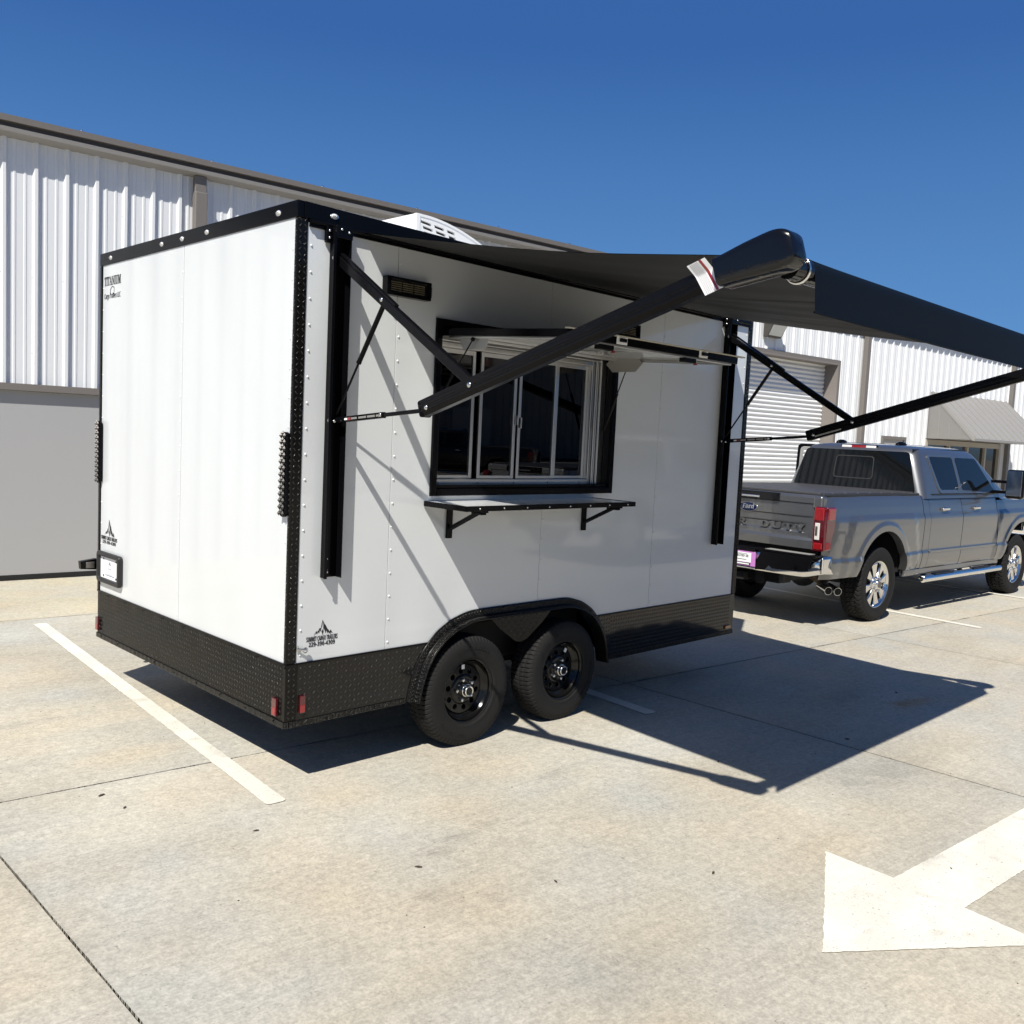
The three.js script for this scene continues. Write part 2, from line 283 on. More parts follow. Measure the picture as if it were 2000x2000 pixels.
// ---------- warehouse ----------
const wh = thing('warehouse', 'long white ribbed metal warehouse with grey eave and roll-up door behind the trailer', 'building', LOT.o.toArray(), -LOT.a);
{
  const wallMat = phys([0.70, 0.715, 0.73], 0.45, { clearcoat: 0.25, clearcoatRoughness: 0.3 });
  const taupe = std([0.165, 0.15, 0.137], 0.55), taupeDk = std([0.10, 0.092, 0.088], 0.6);
  const rib = 0.322, top = 4.95;
  // one sheet is three ribs wide: major ribs 36 mm deep, two low ribs between
  const prof = (s) => { const q = ((s % rib) + rib) % rib, c = Math.abs(q - rib / 2); // distance from the rib's middle
    if (c < 0.016) return 0.036; if (c < 0.036) return 0.036 * (0.036 - c) / 0.02;
    const m = Math.min(Math.abs(q - rib / 2 + 0.107), Math.abs(q - rib / 2 - 0.107)); return m < 0.010 ? 0.006 : m < 0.018 ? 0.006 * (0.018 - m) / 0.008 : 0; };
  const keys = []; for (let k = 0; k < 3; k++) for (const d of [-0.125, -0.117, -0.097, -0.089, -0.036, -0.016, 0.016, 0.036, 0.089, 0.097, 0.117, 0.125]) keys.push(k * rib + rib / 2 + d);
  const xs = [0, ...keys, 3 * rib];
  const sheetGeo = (x0, x1, y0, y1) => { const p = [], idx = []; const xx = xs.map(s => Math.min(x1, Math.max(x0, s))); const un = xx.filter((v, i) => i === 0 || v > xx[i - 1] + 1e-6);
    for (const y of [y0, y1]) for (const s of un) p.push(s, y, prof(s)); const n = un.length;
    for (let i = 0; i < n - 1; i++) idx.push(i, i + 1, n + i + 1, i, n + i + 1, n + i);
    const g = new THREE.BufferGeometry(); g.setAttribute('position', new THREE.Float32BufferAttribute(p, 3)); g.setIndex(idx); const q = g.toNonIndexed(); q.computeVertexNormals(); return q; };
  const cache = {};
  const W3 = 3 * rib, uOff = 0.019 - rib / 2 - 0.02;                   // rib phase seen in the photograph
  const holes = [[-2.75, 0.72, 0, 2.25], [11.9, 16.25, 0, 3.87], [18.45, 19.6, 0, 2.35], [20.7, 25.2, 0, 2.36]];
  const scr = [];
  for (let i = -30; i < 48; i++) {
    const a = uOff + i * W3, b = a + W3;
    let spans = [[a, b, 0, top]];
    for (const [h0, h1, y0, y1] of holes) spans = spans.flatMap(([s0, s1, t0, t1]) => {
      if (h1 <= s0 || h0 >= s1 || y1 <= t0) return [[s0, s1, t0, t1]];
      const o = []; if (h0 > s0) o.push([s0, h0, t0, t1]); if (h1 < s1) o.push([h1, s1, t0, t1]); o.push([Math.max(s0, h0), Math.min(s1, h1), y1, t1]); return o; });
    for (const [s0, s1, t0, t1] of spans) {
      const key = [s0 - a, s1 - a, t0, t1].map(v => v.toFixed(3)).join();
      const m = part('wall_panel', cache[key] ??= sheetGeo(s0 - a, s1 - a, t0, t1), wallMat, wh); m.position.x = a;
    }
    if (i > -6) for (let k = 0; k < 3; k++) for (const y of [0.9, 1.75, 2.6, 3.45, 4.3]) { const x = a + k * rib + 0.02; if (!holes.some(h => x > h[0] && x < h[1] && y < h[3])) scr.push(new THREE.SphereGeometry(0.010, 5, 3).translate(x + 0.115, y + 0.02 * (k % 2), 0.006)); }
  }
  part('screws', scr, std([0.3, 0.3, 0.3], 0.4, { metalness: 0.6 }), wh).userData.kind = 'stuff';
  const u0 = uOff - 30 * W3, u1 = uOff + 48 * W3;
  // eave: lower trim lip, shaded trough, upper fascia
  const eave = (name, pts, m) => part(name, toCreasedNormals(new THREE.ExtrudeGeometry(shapeOf(pts), { depth: u1 - u0, bevelEnabled: false }), 0.5).rotateY(Math.PI / 2).translate(u0, 0, 0), m, wh);
  // extrude runs along z; after rotateY(90) shape x maps to -z, so write x negative for outwards
  eave('gutter', [[0, 4.93], [-0.045, 4.93], [-0.175, 4.955], [-0.185, 5.0], [-0.12, 5.005], [0, 5.005]], std([0.30, 0.285, 0.27], 0.5));
  eave('fascia', [[0, 5.005], [-0.115, 5.005], [-0.115, 5.06], [0, 5.06]], std([0.075, 0.072, 0.075], 0.55));
  eave('roof_edge', [[0, 5.06], [-0.19, 5.06], [-0.195, 5.125], [0, 5.145]], taupe);
  part('roof', grid(1, 1, (u, v) => [u0 + (u1 - u0) * u, 5.14 + v * 1.1, -0.001 - v * 16]), wallMat, wh);
  const rs = []; for (let u = -9; u < 22; u += 1.52) rs.push(new THREE.SphereGeometry(0.02, 6, 4).translate(u, 5.145, 0.12));
  part('roof_screws', rs, M.chrome, wh).userData.kind = 'stuff';
  // gable and back walls so that the block is closed
  part('end_wall', bx(u0 - 0.1, u0, 0, 5.1, -32, 0), wallMat, wh); part('end_wall', bx(u1, u1 + 0.1, 0, 5.1, -32, 0), wallMat, wh); part('back_wall', bx(u0, u1, 0, 5.1, -32.1, -32), wallMat, wh);
  part('roof', grid(1, 1, (u, v) => [u0 + (u1 - u0) * u, 5.14 + v * 1.1, -32 + v * 15.999]), wallMat, wh);
  // downspouts
  for (const u of [-14.35, -6.4, 1.43, 9.35, 17.28, 25.4, 33.3]) part('downspout', [rbx(u, u + 0.155, 0.15, 4.74, 0.04, 0.15, 0.012), rbx(u + 0.005, u + 0.15, 4.72, 4.94, 0.035, 0.12, 0.01), beam(V(u + 0.077, 0.2, 0.1), V(u + 0.077, 0.06, 0.28), 0.15, 0.1, V(1, 0, 0))], taupe, wh);
  // grey service door at left, with a taupe head
  const dl = sub('service_door', wh);
  part('door_leaf', rbx(-2.65, 0.62, 0.06, 2.17, -0.05, 0.0, 0.004), std([0.36, 0.36, 0.365], 0.6, { bumpMap: rep(grainH, 20), bumpScale: 0.0003 }), dl);
  part('door_head', [rbx(-2.8, 0.77, 2.17, 2.25, -0.04, 0.07), rbx(-2.8, -2.65, 0.0, 2.17, -0.04, 0.05), rbx(0.62, 0.77, 0, 2.17, -0.04, 0.05)], taupe, dl);
  part('door_seal', rbx(-2.65, 0.62, 0.0, 0.055, -0.045, 0.01), M.dark, dl);
  // roll-up door, recessed, every curtain slat built
  const rd = sub('roll_up_door', wh);
  const sg = (() => { const sh = new THREE.Shape(); sh.moveTo(0, 0); for (let i = 0; i <= 8; i++) sh.lineTo(0.026 * Math.sin(Math.PI * i / 8), 0.006 + 0.084 * i / 8); sh.lineTo(0, 0.094); sh.lineTo(-0.006, 0.094); sh.lineTo(-0.006, 0); return toCreasedNormals(new THREE.ExtrudeGeometry(sh, { depth: 4.33, bevelEnabled: false }), 0.6).rotateY(-Math.PI / 2).translate(16.245, 0, -0.30); })();
  // after rotateY(-90) shape x maps to +z and the run goes towards -x
  const slatMat = phys([0.70, 0.71, 0.715], 0.4, { clearcoat: 0.3, clearcoatRoughness: 0.25 });
  for (let i = 0; i < 41; i++) part('slat', sg, slatMat, rd).position.y = 0.02 + i * 0.095;
  part('door_jamb', [bx(16.25, 16.29, 0, 3.91, -0.34, 0.046), bx(11.86, 11.9, 0, 3.91, -0.34, 0.046), bx(11.9, 16.25, 3.87, 3.91, -0.34, 0.046)], std([0.20, 0.18, 0.165], 0.6), rd);
  part('door_trim', [bx(16.29, 16.36, 0, 3.98, 0, 0.042), bx(11.79, 11.86, 0, 3.98, 0, 0.042), bx(11.86, 16.29, 3.91, 3.98, 0, 0.042)], taupe, rd);
  part('door_pocket', bx(11.9, 16.25, 0, 3.9, -0.42, -0.34), M.dark, rd);
  // man door
  const md = sub('entry_door', wh);
  part('door_frame', [bx(18.45, 18.53, 0, 2.35, -0.02, 0.06), bx(19.52, 19.6, 0, 2.35, -0.02, 0.06), bx(18.53, 19.52, 2.27, 2.35, -0.02, 0.06)], taupe, md);
  part('door_leaf', rbx(18.53, 19.52, 0.02, 2.27, -0.02, 0.02), std([0.42, 0.40, 0.37], 0.6), md);
  // shed canopy over the glazed entrance
  const cn = sub('entrance_canopy', wh);
  const grey = std([0.27, 0.262, 0.25], 0.55), greyDk = std([0.215, 0.208, 0.2], 0.6);
  part('canopy_roof', plate(shapeOf([[0, 3.56], [0.04, 3.56], [1.22, 2.40], [1.22, 2.34], [1.16, 2.34], [0.02, 3.50]]), 4.5).rotateY(-Math.PI / 2).translate(25.2, 0, 0.036), grey, cn);
  part('canopy_end', plate(shapeOf([[0, 2.36], [1.15, 2.36], [0.02, 3.49], [0, 3.49]]), 0.03).rotateY(-Math.PI / 2).translate(20.74, 0, 0.036), greyDk, cn);
  for (let i = 1; i < 4; i++) part('canopy_seam', bx(20.7, 20.712, 2.37, 3.5 - i * 0.28, 0.03 + i * 0.28, 0.045 + i * 0.28), grey, cn);
  for (let i = 0; i < 12; i++) part('roof_seam', beam(V(20.75 + i * 0.4, 3.575, 0.07), V(20.75 + i * 0.4, 2.43, 1.24), 0.02, 0.03, V(1, 0, 0), 0), grey, cn);
  part('canopy_soffit', bx(20.75, 25.2, 2.355, 2.36, 0.04, 1.18), greyDk, cn);
  const en = sub('glazed_entrance', wh);
  part('door_frame', [bx(20.7, 20.8, 0, 2.34, -0.1, 0.03), bx(22.0, 22.08, 0, 2.2, -0.1, 0.02), bx(23.1, 23.18, 0, 2.2, -0.1, 0.02), bx(24.2, 24.28, 0, 2.2, -0.1, 0.02), bx(25.1, 25.2, 0, 2.34, -0.1, 0.03), bx(20.8, 25.1, 2.2, 2.34, -0.1, 0.02)], std([0.40, 0.37, 0.32], 0.5), en);
  for (const [a, b] of [[20.8, 22.0], [22.08, 23.1], [23.18, 24.2], [24.28, 25.1]]) part('pane', bx(a, b, 0.05, 2.2, -0.06, -0.05), phys([0.01, 0.012, 0.014], 0.03), en);
}
{ // wall-pack lamp above the roll-up door
  const L = thing('wall_lamp', 'bronze wall-pack lamp with clear lens above the roll-up door', 'lamp', LOT.o.clone().add(V(13.62, 4.22, 0.02).applyMatrix4(lotAxis)).toArray(), -LOT.a);
  part('lamp_housing', plate(shapeOf([[0, 0.30], [0.22, 0.30], [0.24, 0.26], [0.10, 0.0], [0, 0.0]]), 0.5, 0.006).rotateY(-Math.PI / 2).translate(0.25, 0, 0), std([0.06, 0.055, 0.05], 0.5), L);
  part('lamp_lens', plate(shapeOf([[0.115, 0.03], [0.245, 0.245], [0.232, 0.25], [0.10, 0.035]]), 0.44).rotateY(-Math.PI / 2).translate(0.22, 0, 0.003), phys([0.55, 0.57, 0.56], 0.12, { clearcoat: 1 }), L);
}

{ // second warehouse across the lot, behind the viewer: the windows and the glossy walls mirror it
  const w2 = thing('warehouse', 'plain grey metal warehouse across the lot, seen only mirrored in the windows', 'building', [0, 0, 52]);
  const m = std([0.30, 0.30, 0.29], 0.6), tp = std([0.12, 0.11, 0.1], 0.6);
  const g = []; for (let i = 0; i < 160; i++) g.push(bx(-60 + i * 0.9, -60 + i * 0.9 + 0.08, 0, 9.2, -0.05, -0.002));
  part('wall_panel', bx(-60, 84, 0, 9.2, 0, 20), m, w2); part('wall_ribs', g, m, w2).userData.kind = 'stuff'; part('eave', bx(-60.3, 84.3, 9.2, 9.6, -0.4, 20.3), tp, w2);
  for (let i = 0; i < 8; i++) part('roll_up_door', bx(-50 + i * 16, -45.8 + i * 16, 0, 4, -0.08, -0.003), std([0.42, 0.42, 0.42], 0.6), w2);
}

// ---------- concession trailer ----------
let tyreMaker;
const TL = 4.32, TW = 2.59, TH = 3.06, Y0 = 0.335, YD = 0.675;
const tr = thing('concession_trailer', 'white concession trailer with black trim, open serving window and black awning', 'trailer', [TL / 2, 0, -TW / 2]);
tr.userData.base = V(TL / 2, 0, -TW / 2);
{
  const P = (n, g, m, l) => part(n, g, m, tr, l);
  // wheel-arch outline, symmetric about the middle of the two axles
  const CX = 1.727;
  const archPts = [[-0.925, 0.345], [-0.905, 0.44], [-0.865, 0.555], [-0.80, 0.655], [-0.71, 0.74], [-0.60, 0.80], [-0.48, 0.834], [-0.36, 0.843]];
  const arch = [...archPts, ...archPts.slice().reverse().map(([x, y]) => [-x, y])].map(([x, y]) => V(CX + x, y, 0));
  const archC = new THREE.CatmullRomCurve3(arch, false, 'catmullrom', 0.3);
  // side wall panels (corner strip to corner strip), notched round the arch and the serving window
  const WX0 = 0.945, WX1 = 2.548, WY0 = 1.588, WY1 = 2.555;
  const archY = x => { const d = Math.abs(x - CX); const a = archPts; for (let i = 0; i < a.length - 1; i++) if (d <= -a[i][0] && d >= -a[i + 1][0]) { const t = (-a[i][0] - d) / (a[i + 1][0] - a[i][0]); return a[i][1] + (a[i + 1][1] - a[i][1]) * t; } return d < 0.4 ? 0.843 : 0; };
  const bottom = x => Math.max(YD, archY(x) - 0.03);
  const seamX = [0.045, 0.635, 1.882, 3.108, 4.275];
  for (let i = 0; i < 4; i++) {
    const a = seamX[i] + 0.0015, b = seamX[i + 1] - 0.0015, n = 26, pts = [];
    for (let k = 0; k <= n; k++) { const x = a + (b - a) * k / n; pts.push([x, bottom(x)]); }
    if (b > WX0 && b < WX1) pts.push([b, WY0], [WX0, WY0], [WX0, WY1], [b, WY1]);
    pts.push([b, 2.96], [a, 2.96]);
    if (a > WX0 && a < WX1) pts.push([a, WY1], [WX1, WY1], [WX1, WY0], [a, WY0]);
    P('side_panel', metricUV(plate(shapeOf(pts), 0.02, 0.0012).translate(0, 0, -0.02)), M.white);
    P('side_panel', metricUV(bx(a, b, YD, 2.96, -TW, -TW + 0.02)), M.white);
  }
  P('panel_backing', [bx(0.03, WX0, YD, 3.0, -0.05, -0.024), bx(WX1, TL - 0.03, YD, 3.0, -0.05, -0.024), bx(WX0, WX1, 0.87, WY0, -0.05, -0.024), bx(WX0, WX1, WY1, 3.0, -0.05, -0.024), bx(0.024, 0.04, YD, 3.0, -TW + 0.03, -0.03)], M.liner);
  // rear panels and front wall
  for (const [a, b] of [[-2.555, -1.289], [-1.283, -0.02]]) P('rear_panel', metricUV(rbx(0, 0.02, YD, 2.98, a, b, 0.0012, 1)), M.white);
  P('front_panel', metricUV(bx(TL - 0.02, TL, YD, 2.98, -2.56, -0.03)), M.white);
  // shell inside
  P('interior_lining', [bx(0.05, TL - 0.05, 0.9, 0.93, -TW + 0.05, -0.36), bx(0.05, TL - 0.05, 2.93, 2.95, -TW + 0.05, -0.055), bx(0.05, 0.07, 0.93, 2.93, -TW + 0.05, -0.055), bx(TL - 0.07, TL - 0.05, 0.93, 2.93, -TW + 0.05, -0.055), bx(0.07, TL - 0.07, 0.93, 2.93, -TW + 0.05, -TW + 0.07)], M.inner);
  P('counter', [bx(0.7, 3.0, 0.93, 1.55, -0.62, -0.16), bx(0.4, 3.8, 0.93, 1.9, -2.5, -1.9)], std([0.16, 0.16, 0.16], 0.4, { metalness: 0.8 }));
  P('floor_frame', [bx(0.03, TL - 0.03, 0.40, 0.66, -TW + 0.32, -0.32), bx(0.03, 0.8, 0.40, 0.66, -0.32, -0.03), bx(2.66, TL - 0.03, 0.40, 0.66, -0.32, -0.03), bx(0.03, 0.8, 0.40, 0.66, -TW + 0.03, -TW + 0.32), bx(2.66, TL - 0.03, 0.40, 0.66, -TW + 0.03, -TW + 0.32)], M.liner);
  P('wheel_well', [bx(0.8, 2.66, 0.42, 0.87, -0.33, -0.32), bx(0.78, 0.8, 0.42, 0.87, -0.33, -0.03), bx(2.66, 2.68, 0.42, 0.87, -0.33, -0.03), bx(0.8, 2.66, 0.86, 0.87, -0.33, -0.03), bx(0.8, 2.66, 0.42, 0.87, -TW + 0.32, -TW + 0.33), bx(0.8, 2.66, 0.86, 0.87, -TW + 0.03, -TW + 0.32)], M.dark);
  P('roof', plate(shapeOf([[0.032, 2.96], [TL - 0.032, 2.94], [TL - 0.032, 3.005], [2.2, 3.02], [0.032, 3.045]]), TW - 0.07).translate(0, 0, -TW + 0.035), M.plastic);
  // black top trim all round, awning rail below it on the serving side
  P('top_trim', [rbx(-0.008, 0.03, 2.976, TH, -TW - 0.006, 0.004, 0.004), plate(shapeOf([[0.031, 2.977], [TL - 0.031, 2.953], [TL - 0.031, 3.015], [2.2, 3.03], [0.031, TH]]), 0.038, 0.003).translate(0, 0, -0.03), rbx(TL - 0.03, TL + 0.008, 2.95, 3.016, -TW - 0.006, 0.004, 0.004), rbx(0.031, TL - 0.031, 2.976, TH, -TW - 0.008, -TW + 0.03, 0.004)], M.black);
  P('awning_rail', [plate(shapeOf([[0.06, 2.938], [TL - 0.06, 2.912], [TL - 0.06, 2.949], [0.06, 2.974]]), 0.013, 0.003).translate(0, 0, 0.001), rod(V(0.06, 2.964, 0.018), V(TL - 0.06, 2.940, 0.018), 0.012, 0.012, 10)], M.black);
  // corner strips of tread plate
  const cs = (x0, x1, z0, z1) => metricUV(rbx(x0, x1, YD + 0.004, 2.975, z0, z1, 0.008, 2), 1);
  P('corner_strip', cs(-0.008, 0.056, -0.022, 0.006), M.treadFlat); P('corner_strip', cs(TL - 0.058, TL + 0.008, -0.022, 0.006), M.treadFlat);
  P('corner_strip', cs(-0.008, 0.056, -TW - 0.006, -TW + 0.03), M.treadFlat); P('corner_strip', cs(TL - 0.058, TL + 0.008, -TW - 0.006, -TW + 0.03), M.treadFlat);
  // tread-plate skirt
  P('rear_skirt', metricUV(rbx(-0.004, 0.01, Y0, YD, -TW + 0.0, -0.01, 0.003)), M.skirtRear);
  const yb = Y0;
  P('side_skirt', metricUV(plate(shapeOf([[0.0, yb], [0.80, yb], [0.83, 0.44], [0.875, 0.56], [0.95, YD], [0.0, YD]]), 0.014, 0.001).translate(0, 0, -0.01)), M.skirtSide);
  P('side_skirt', metricUV(plate(shapeOf([[2.654, yb], [TL, yb], [TL, YD], [2.505, YD], [2.58, 0.56], [2.625, 0.44]]), 0.014, 0.001).translate(0, 0, -0.01)), M.skirtSide);
  P('side_skirt', metricUV(bx(0, 0.8, yb, YD, -TW, -TW + 0.012)), M.treadFlat); P('side_skirt', metricUV(bx(2.66, TL, yb, YD, -TW, -TW + 0.012)), M.treadFlat);
  P('skirt_corner', metricUV(rbx(-0.007, 0.066, Y0 + 0.035, YD + 0.003, -0.024, 0.007, 0.006)), M.treadFlat);
  const bars = []; const addBars = (u0, u1, v0, v1, map, keep = () => true) => { const p = 0.029; let r = 0; for (let v = v0 + p / 2; v < v1; v += p, r++) { let c = 0; for (let u = u0 + p / 2; u < u1; u += p, c++) if (keep(u, v)) bars.push([map(u, v), ((r + c) % 2 ? 1 : -1)]); } };
  const onZ = z => (u, v) => new THREE.Matrix4().makeTranslation(u, v, z), onX = x => (u, v) => new THREE.Matrix4().makeRotationY(-Math.PI / 2).setPosition(x, v, u);
  addBars(-2.585, -0.03, 0.375, 0.668, onX(-0.004)); addBars(0.07, 0.80, 0.375, 0.668, onZ(0.004)); addBars(0.80, 0.95, 0.5, 0.668, onZ(0.004), (u, v) => u < 0.80 + (v - 0.36) * 0.42); addBars(2.66, 4.26, 0.375, 0.668, onZ(0.004)); addBars(2.52, 2.66, 0.45, 0.668, onZ(0.004), (u, v) => u > 2.66 - (v - 0.36) * 0.42);
  addBars(-0.004, 0.054, 0.69, 2.97, onZ(0.006)); addBars(TL - 0.054, TL + 0.004, 0.69, 2.97, onZ(0.006)); addBars(0.0, 0.062, 0.375, 0.67, onZ(0.007)); addBars(-0.023, 0.006, 0.69, 2.97, onX(-0.008));
  addBars(CX - 0.28, CX + 0.28, 0.60, 0.79, onZ(0.018), (u, v) => Math.abs(u - CX) < 0.02 + (v - 0.59) * 1.3);
  for (let i = 0; i < 96; i++) for (const [o, q] of [[0.016, 1], [0.033, -1]]) { const u = (i + (q > 0 ? 0.25 : 0.75)) / 96, p = archC.getPointAt(u), t = archC.getTangentAt(u); bars.push([new THREE.Matrix4().makeRotationZ(Math.atan2(t.y, t.x)).setPosition(p.x + t.y * o, p.y - t.x * o, 0.0145), q]); }
  for (let i = 0; i < 96; i++) { const u = (i + 0.5) / 96, p = archC.getPointAt(u), t = archC.getTangentAt(u), n = V(-t.y, t.x, 0); for (const [dz, q] of [[0.028, 1], [0.046, -1]]) { const o = 0.0475; bars.push([new THREE.Matrix4().makeBasis(V(t.x, t.y, 0), V(0, 0, -1), n).setPosition(p.x + t.y * o, p.y - t.x * o, dz), q]); } }
  { const bg = new THREE.OctahedronGeometry(1, 1).scale(0.0120, 0.0042, 0.0030); const im = new THREE.InstancedMesh(bg, M.treadBar, bars.length); bars.forEach(([m, s], i) => im.setMatrixAt(i, m.multiply(new THREE.Matrix4().makeRotationZ(s * 0.82)))); im.name = 'tread_bars'; im.castShadow = im.receiveShadow = true; im.userData.kind = 'stuff'; im.position.sub(tr.userData.base); tr.add(im); }
  P('skirt_edge', [rbx(-0.010, 0.0, YD - 0.004, YD + 0.008, -TW, 0.002, 0.002), rbx(0.058, 0.95, YD - 0.004, YD + 0.006, 0, 0.009, 0.002), rbx(2.505, TL - 0.06, YD - 0.004, YD + 0.006, 0, 0.009, 0.002)], M.black);
  P('bottom_rail', [rbx(-0.012, 0.02, Y0, Y0 + 0.036, -TW - 0.004, 0.006, 0.004), rbx(0.021, 0.79, Y0, Y0 + 0.036, -0.02, 0.010, 0.004), rbx(2.67, TL, Y0, Y0 + 0.036, -0.02, 0.010, 0.004)], M.tread);
  P('underbelly', bx(0.02, TL - 0.02, 0.385, 0.40, -TW + 0.02, -0.34), M.dark);
  // fender: wall flange, rolled lip, return
  const fend = grid(120, 9, (u, v) => {
    const p = archC.getPoint(u), t = archC.getTangent(u), nx = t.y, ny = -t.x; // towards the wheels
    const sec = [[0, 0.003], [0, 0.011], [0.008, 0.014], [0.040, 0.014], [0.047, 0.020], [0.050, 0.052], [0.054, 0.060], [0.062, 0.060], [0.066, 0.054], [0.068, -0.05]][Math.round(v * 9)];
    return [p.x + nx * sec[0], p.y + ny * sec[0], sec[1]];
  });
  { const uv = fend.attributes.uv; for (let i = 0; i < uv.count; i++) uv.setXY(i, uv.getX(i) * 2.7, [0, .008, .012, .044, .055, .115, .12, .128, .134, .26][Math.round(uv.getY(i) * 9)]); }
  P('fender', fend, M.tread, 'black tread-plate fender over both wheels');
  { const f2 = fend.clone().scale(1, 1, -1).translate(0, 0, -TW); P('fender', f2, M.tread); }
  const gus = new THREE.Shape(); gus.moveTo(CX - 0.30, 0.79); gus.lineTo(CX + 0.30, 0.79); gus.lineTo(CX + 0.20, 0.70); gus.lineTo(CX + 0.06, 0.605); gus.quadraticCurveTo(CX, 0.575, CX - 0.06, 0.605); gus.lineTo(CX - 0.20, 0.70);
  P('fender_gusset', metricUV(plate(gus, 0.006, 0.001).translate(0, 0, 0.012)), M.treadFlat);
  P('seam_strip', [bx(0.632, 0.638, 0.68, 2.95, -0.022, -0.004), bx(1.879, 1.885, 0.84, WY0, -0.022, -0.004), bx(1.879, 1.885, WY1, 2.95, -0.022, -0.004), bx(3.105, 3.111, 0.68, 2.95, -0.022, -0.004), bx(0.008, 0.02, 0.68, 2.97, -1.289, -1.283)], M.liner);
  // rivets
  const riv = []; const zp = V(0, 0, 1), xm = V(-1, 0, 0);
  for (const x of [0.078, 0.652, 1.898, 3.124, 4.24]) for (let y = 0.72; y < 2.93; y += 0.133) { if (x === 1.898 && y > 1.5 && y < 2.62) continue; if (y < bottom(x) + 0.02) continue; riv.push(bolt(V(x, y, 0), zp, 0.0065, 0.0055)); }
  for (const z of [-0.045, -1.302, -2.545]) for (let y = 0.72; y < 2.96; y += 0.15) riv.push(bolt(V(0, y, z), xm, 0.0055, 0.004));
  P('wall_rivets', riv, M.plastic).userData.kind = 'stuff';
  const rb = []; for (let z = -2.5; z < -0.05; z += 0.30) { rb.push(bolt(V(-0.012, Y0 + 0.02, z), xm, 0.006, 0.004), bolt(V(-0.010, YD - 0.012, z + 0.1), xm, 0.006, 0.004)); }
  for (let y = 0.73; y < 2.95; y += 0.15) rb.push(bolt(V(TL - 0.01, y, 0.006), zp, 0.006, 0.004));
  for (let x = 0.25; x < 4.2; x += 0.32) if (x < 0.8 || x > 2.7) rb.push(bolt(V(x, Y0 + 0.02, 0.01), zp, 0.006, 0.004));
  for (let x = 0.2; x < 4.2; x += 0.4) rb.push(bolt(V(x, 2.945, 0.014), zp, 0.006, 0.004));
  for (let i = 1; i < 30; i++) { const p = archC.getPoint(i / 30), t = archC.getTangent(i / 30); rb.push(bolt(V(p.x + t.y * 0.024, p.y - t.x * 0.024, 0.014), zp, 0.005, 0.004)); }
  P('trim_rivets', rb, M.black).userData.kind = 'stuff';
  // marker lamps
  const clear = (p, dir) => { const g = new THREE.SphereGeometry(1, 20, 10).scale(0.021, 0.012, 0.010); const a = Math.atan2(dir.x, dir.z); return g.rotateY(a).translate(p.x, p.y, p.z); };
  const ring = (p, dir) => new THREE.TorusGeometry(1, 0.16, 8, 28).scale(0.0225, 0.0135, 0.016).rotateY(Math.atan2(dir.x, dir.z)).translate(p.x, p.y, p.z);
  const mark = (p, d) => { const m = P('marker_lamp', clear(p, d), M.lens, 'clear oval marker lamp'); part('lamp_bezel', ring(p, d), M.chrome, m); const dots = []; for (let i = -1; i < 2; i++) dots.push(new THREE.SphereGeometry(0.0035, 6, 4).translate(p.x + d.x * 0.009 + d.z * i * 0.010, p.y, p.z + d.z * 0.009 + d.x * i * 0.010)); part('diode', dots, M.steel, m); };
  for (const z of [-2.40, -1.585, -1.30, -0.978, -0.182]) mark(V(-0.009, 3.016, z), xm);
  mark(V(0.205, 3.016, 0.009), zp);
  for (const [x0, x1, y0, y1, z0, z1] of [[-0.022, -0.006, 0.39, 0.485, -0.105, -0.060], [-0.022, -0.006, 0.39, 0.485, -2.585, -2.54]]) { const m = P('red_reflector', rbx(x0, x1, y0, y1, z0, z1, 0.003), M.redDark, 'small upright red rear reflector'); part('lens_half', rbx(x0 - 0.002, x1, y0 + 0.004, (y0 + y1) / 2 - 0.002, z0 + 0.004, z1 - 0.004, 0.003), M.red, m); }
  { const m = P('red_reflector', rbx(0.078, 0.110, 0.408, 0.502, 0.004, 0.020, 0.003), M.redDark, 'small upright red side reflector'); part('lens_half', rbx(0.080, 0.108, 0.412, 0.452, 0.004, 0.0225, 0.003), M.red, m); }
  P('amber_reflector', rbx(4.195, 4.275, 0.385, 0.412, 0.004, 0.016, 0.003), M.amber, 'small amber reflector at the front corner');
  // faceted tail lamps on both rear edges
  const tail = (z, l) => { const t = sub('tail_lamp', tr); t.userData.label = l;
    part('lamp_base', plate(roundRect(-0.032, 0.032, 1.455, 1.895, 0.03), 0.018, 0.003).rotateY(-Math.PI / 2).translate(-0.008, 0, z), M.black, t);
    const f = []; for (let j = 0; j < 13; j++) for (let i = -1; i <= 1; i++) f.push(new THREE.OctahedronGeometry(1, 0).scale(0.011, 0.0145, 0.009).translate(-0.034, 1.475 + j * 0.0335 + (i ? 0.0 : 0.012), z + i * 0.0185));
    part('lamp_facets', f, phys([0.055, 0.052, 0.05], 0.12, { metalness: 0.4, clearcoat: 0.35 }), t); };
  tail(-0.040, 'faceted clear tail lamp at the right rear edge'); tail(-2.552, 'faceted clear tail lamp at the left rear edge');
  // licence plate in a thick rounded black holder
  { const h = sub('licence_plate_holder', tr);
    const s = roundRect(-2.545, -2.143, 0.755, 0.975, 0.032); s.holes.push(roundRect(-2.512, -2.18, 0.788, 0.942, 0.008));
    part('holder_frame', plate(s, 0.034, 0.010).rotateY(-Math.PI / 2).translate(-0.002, 0, 0), std([0.014, 0.014, 0.015], 0.45), h);
    part('plate', bx(-0.014, -0.004, 0.786, 0.944, -2.514, -2.178), M.paper, h);
    const ks = []; for (const [z, y] of [[-2.455, 0.925], [-2.235, 0.925], [-2.455, 0.805], [-2.235, 0.805]]) ks.push(bolt(V(-0.014, y, z), xm, 0.009, 0.004));
    part('plate_screw', ks, M.ink, h);
    const mt = plate(shapeOf([[-0.016, 0], [0, 0.022], [0.004, 0.015], [0.018, 0], [0.004, 0.006]]), 0.0008);
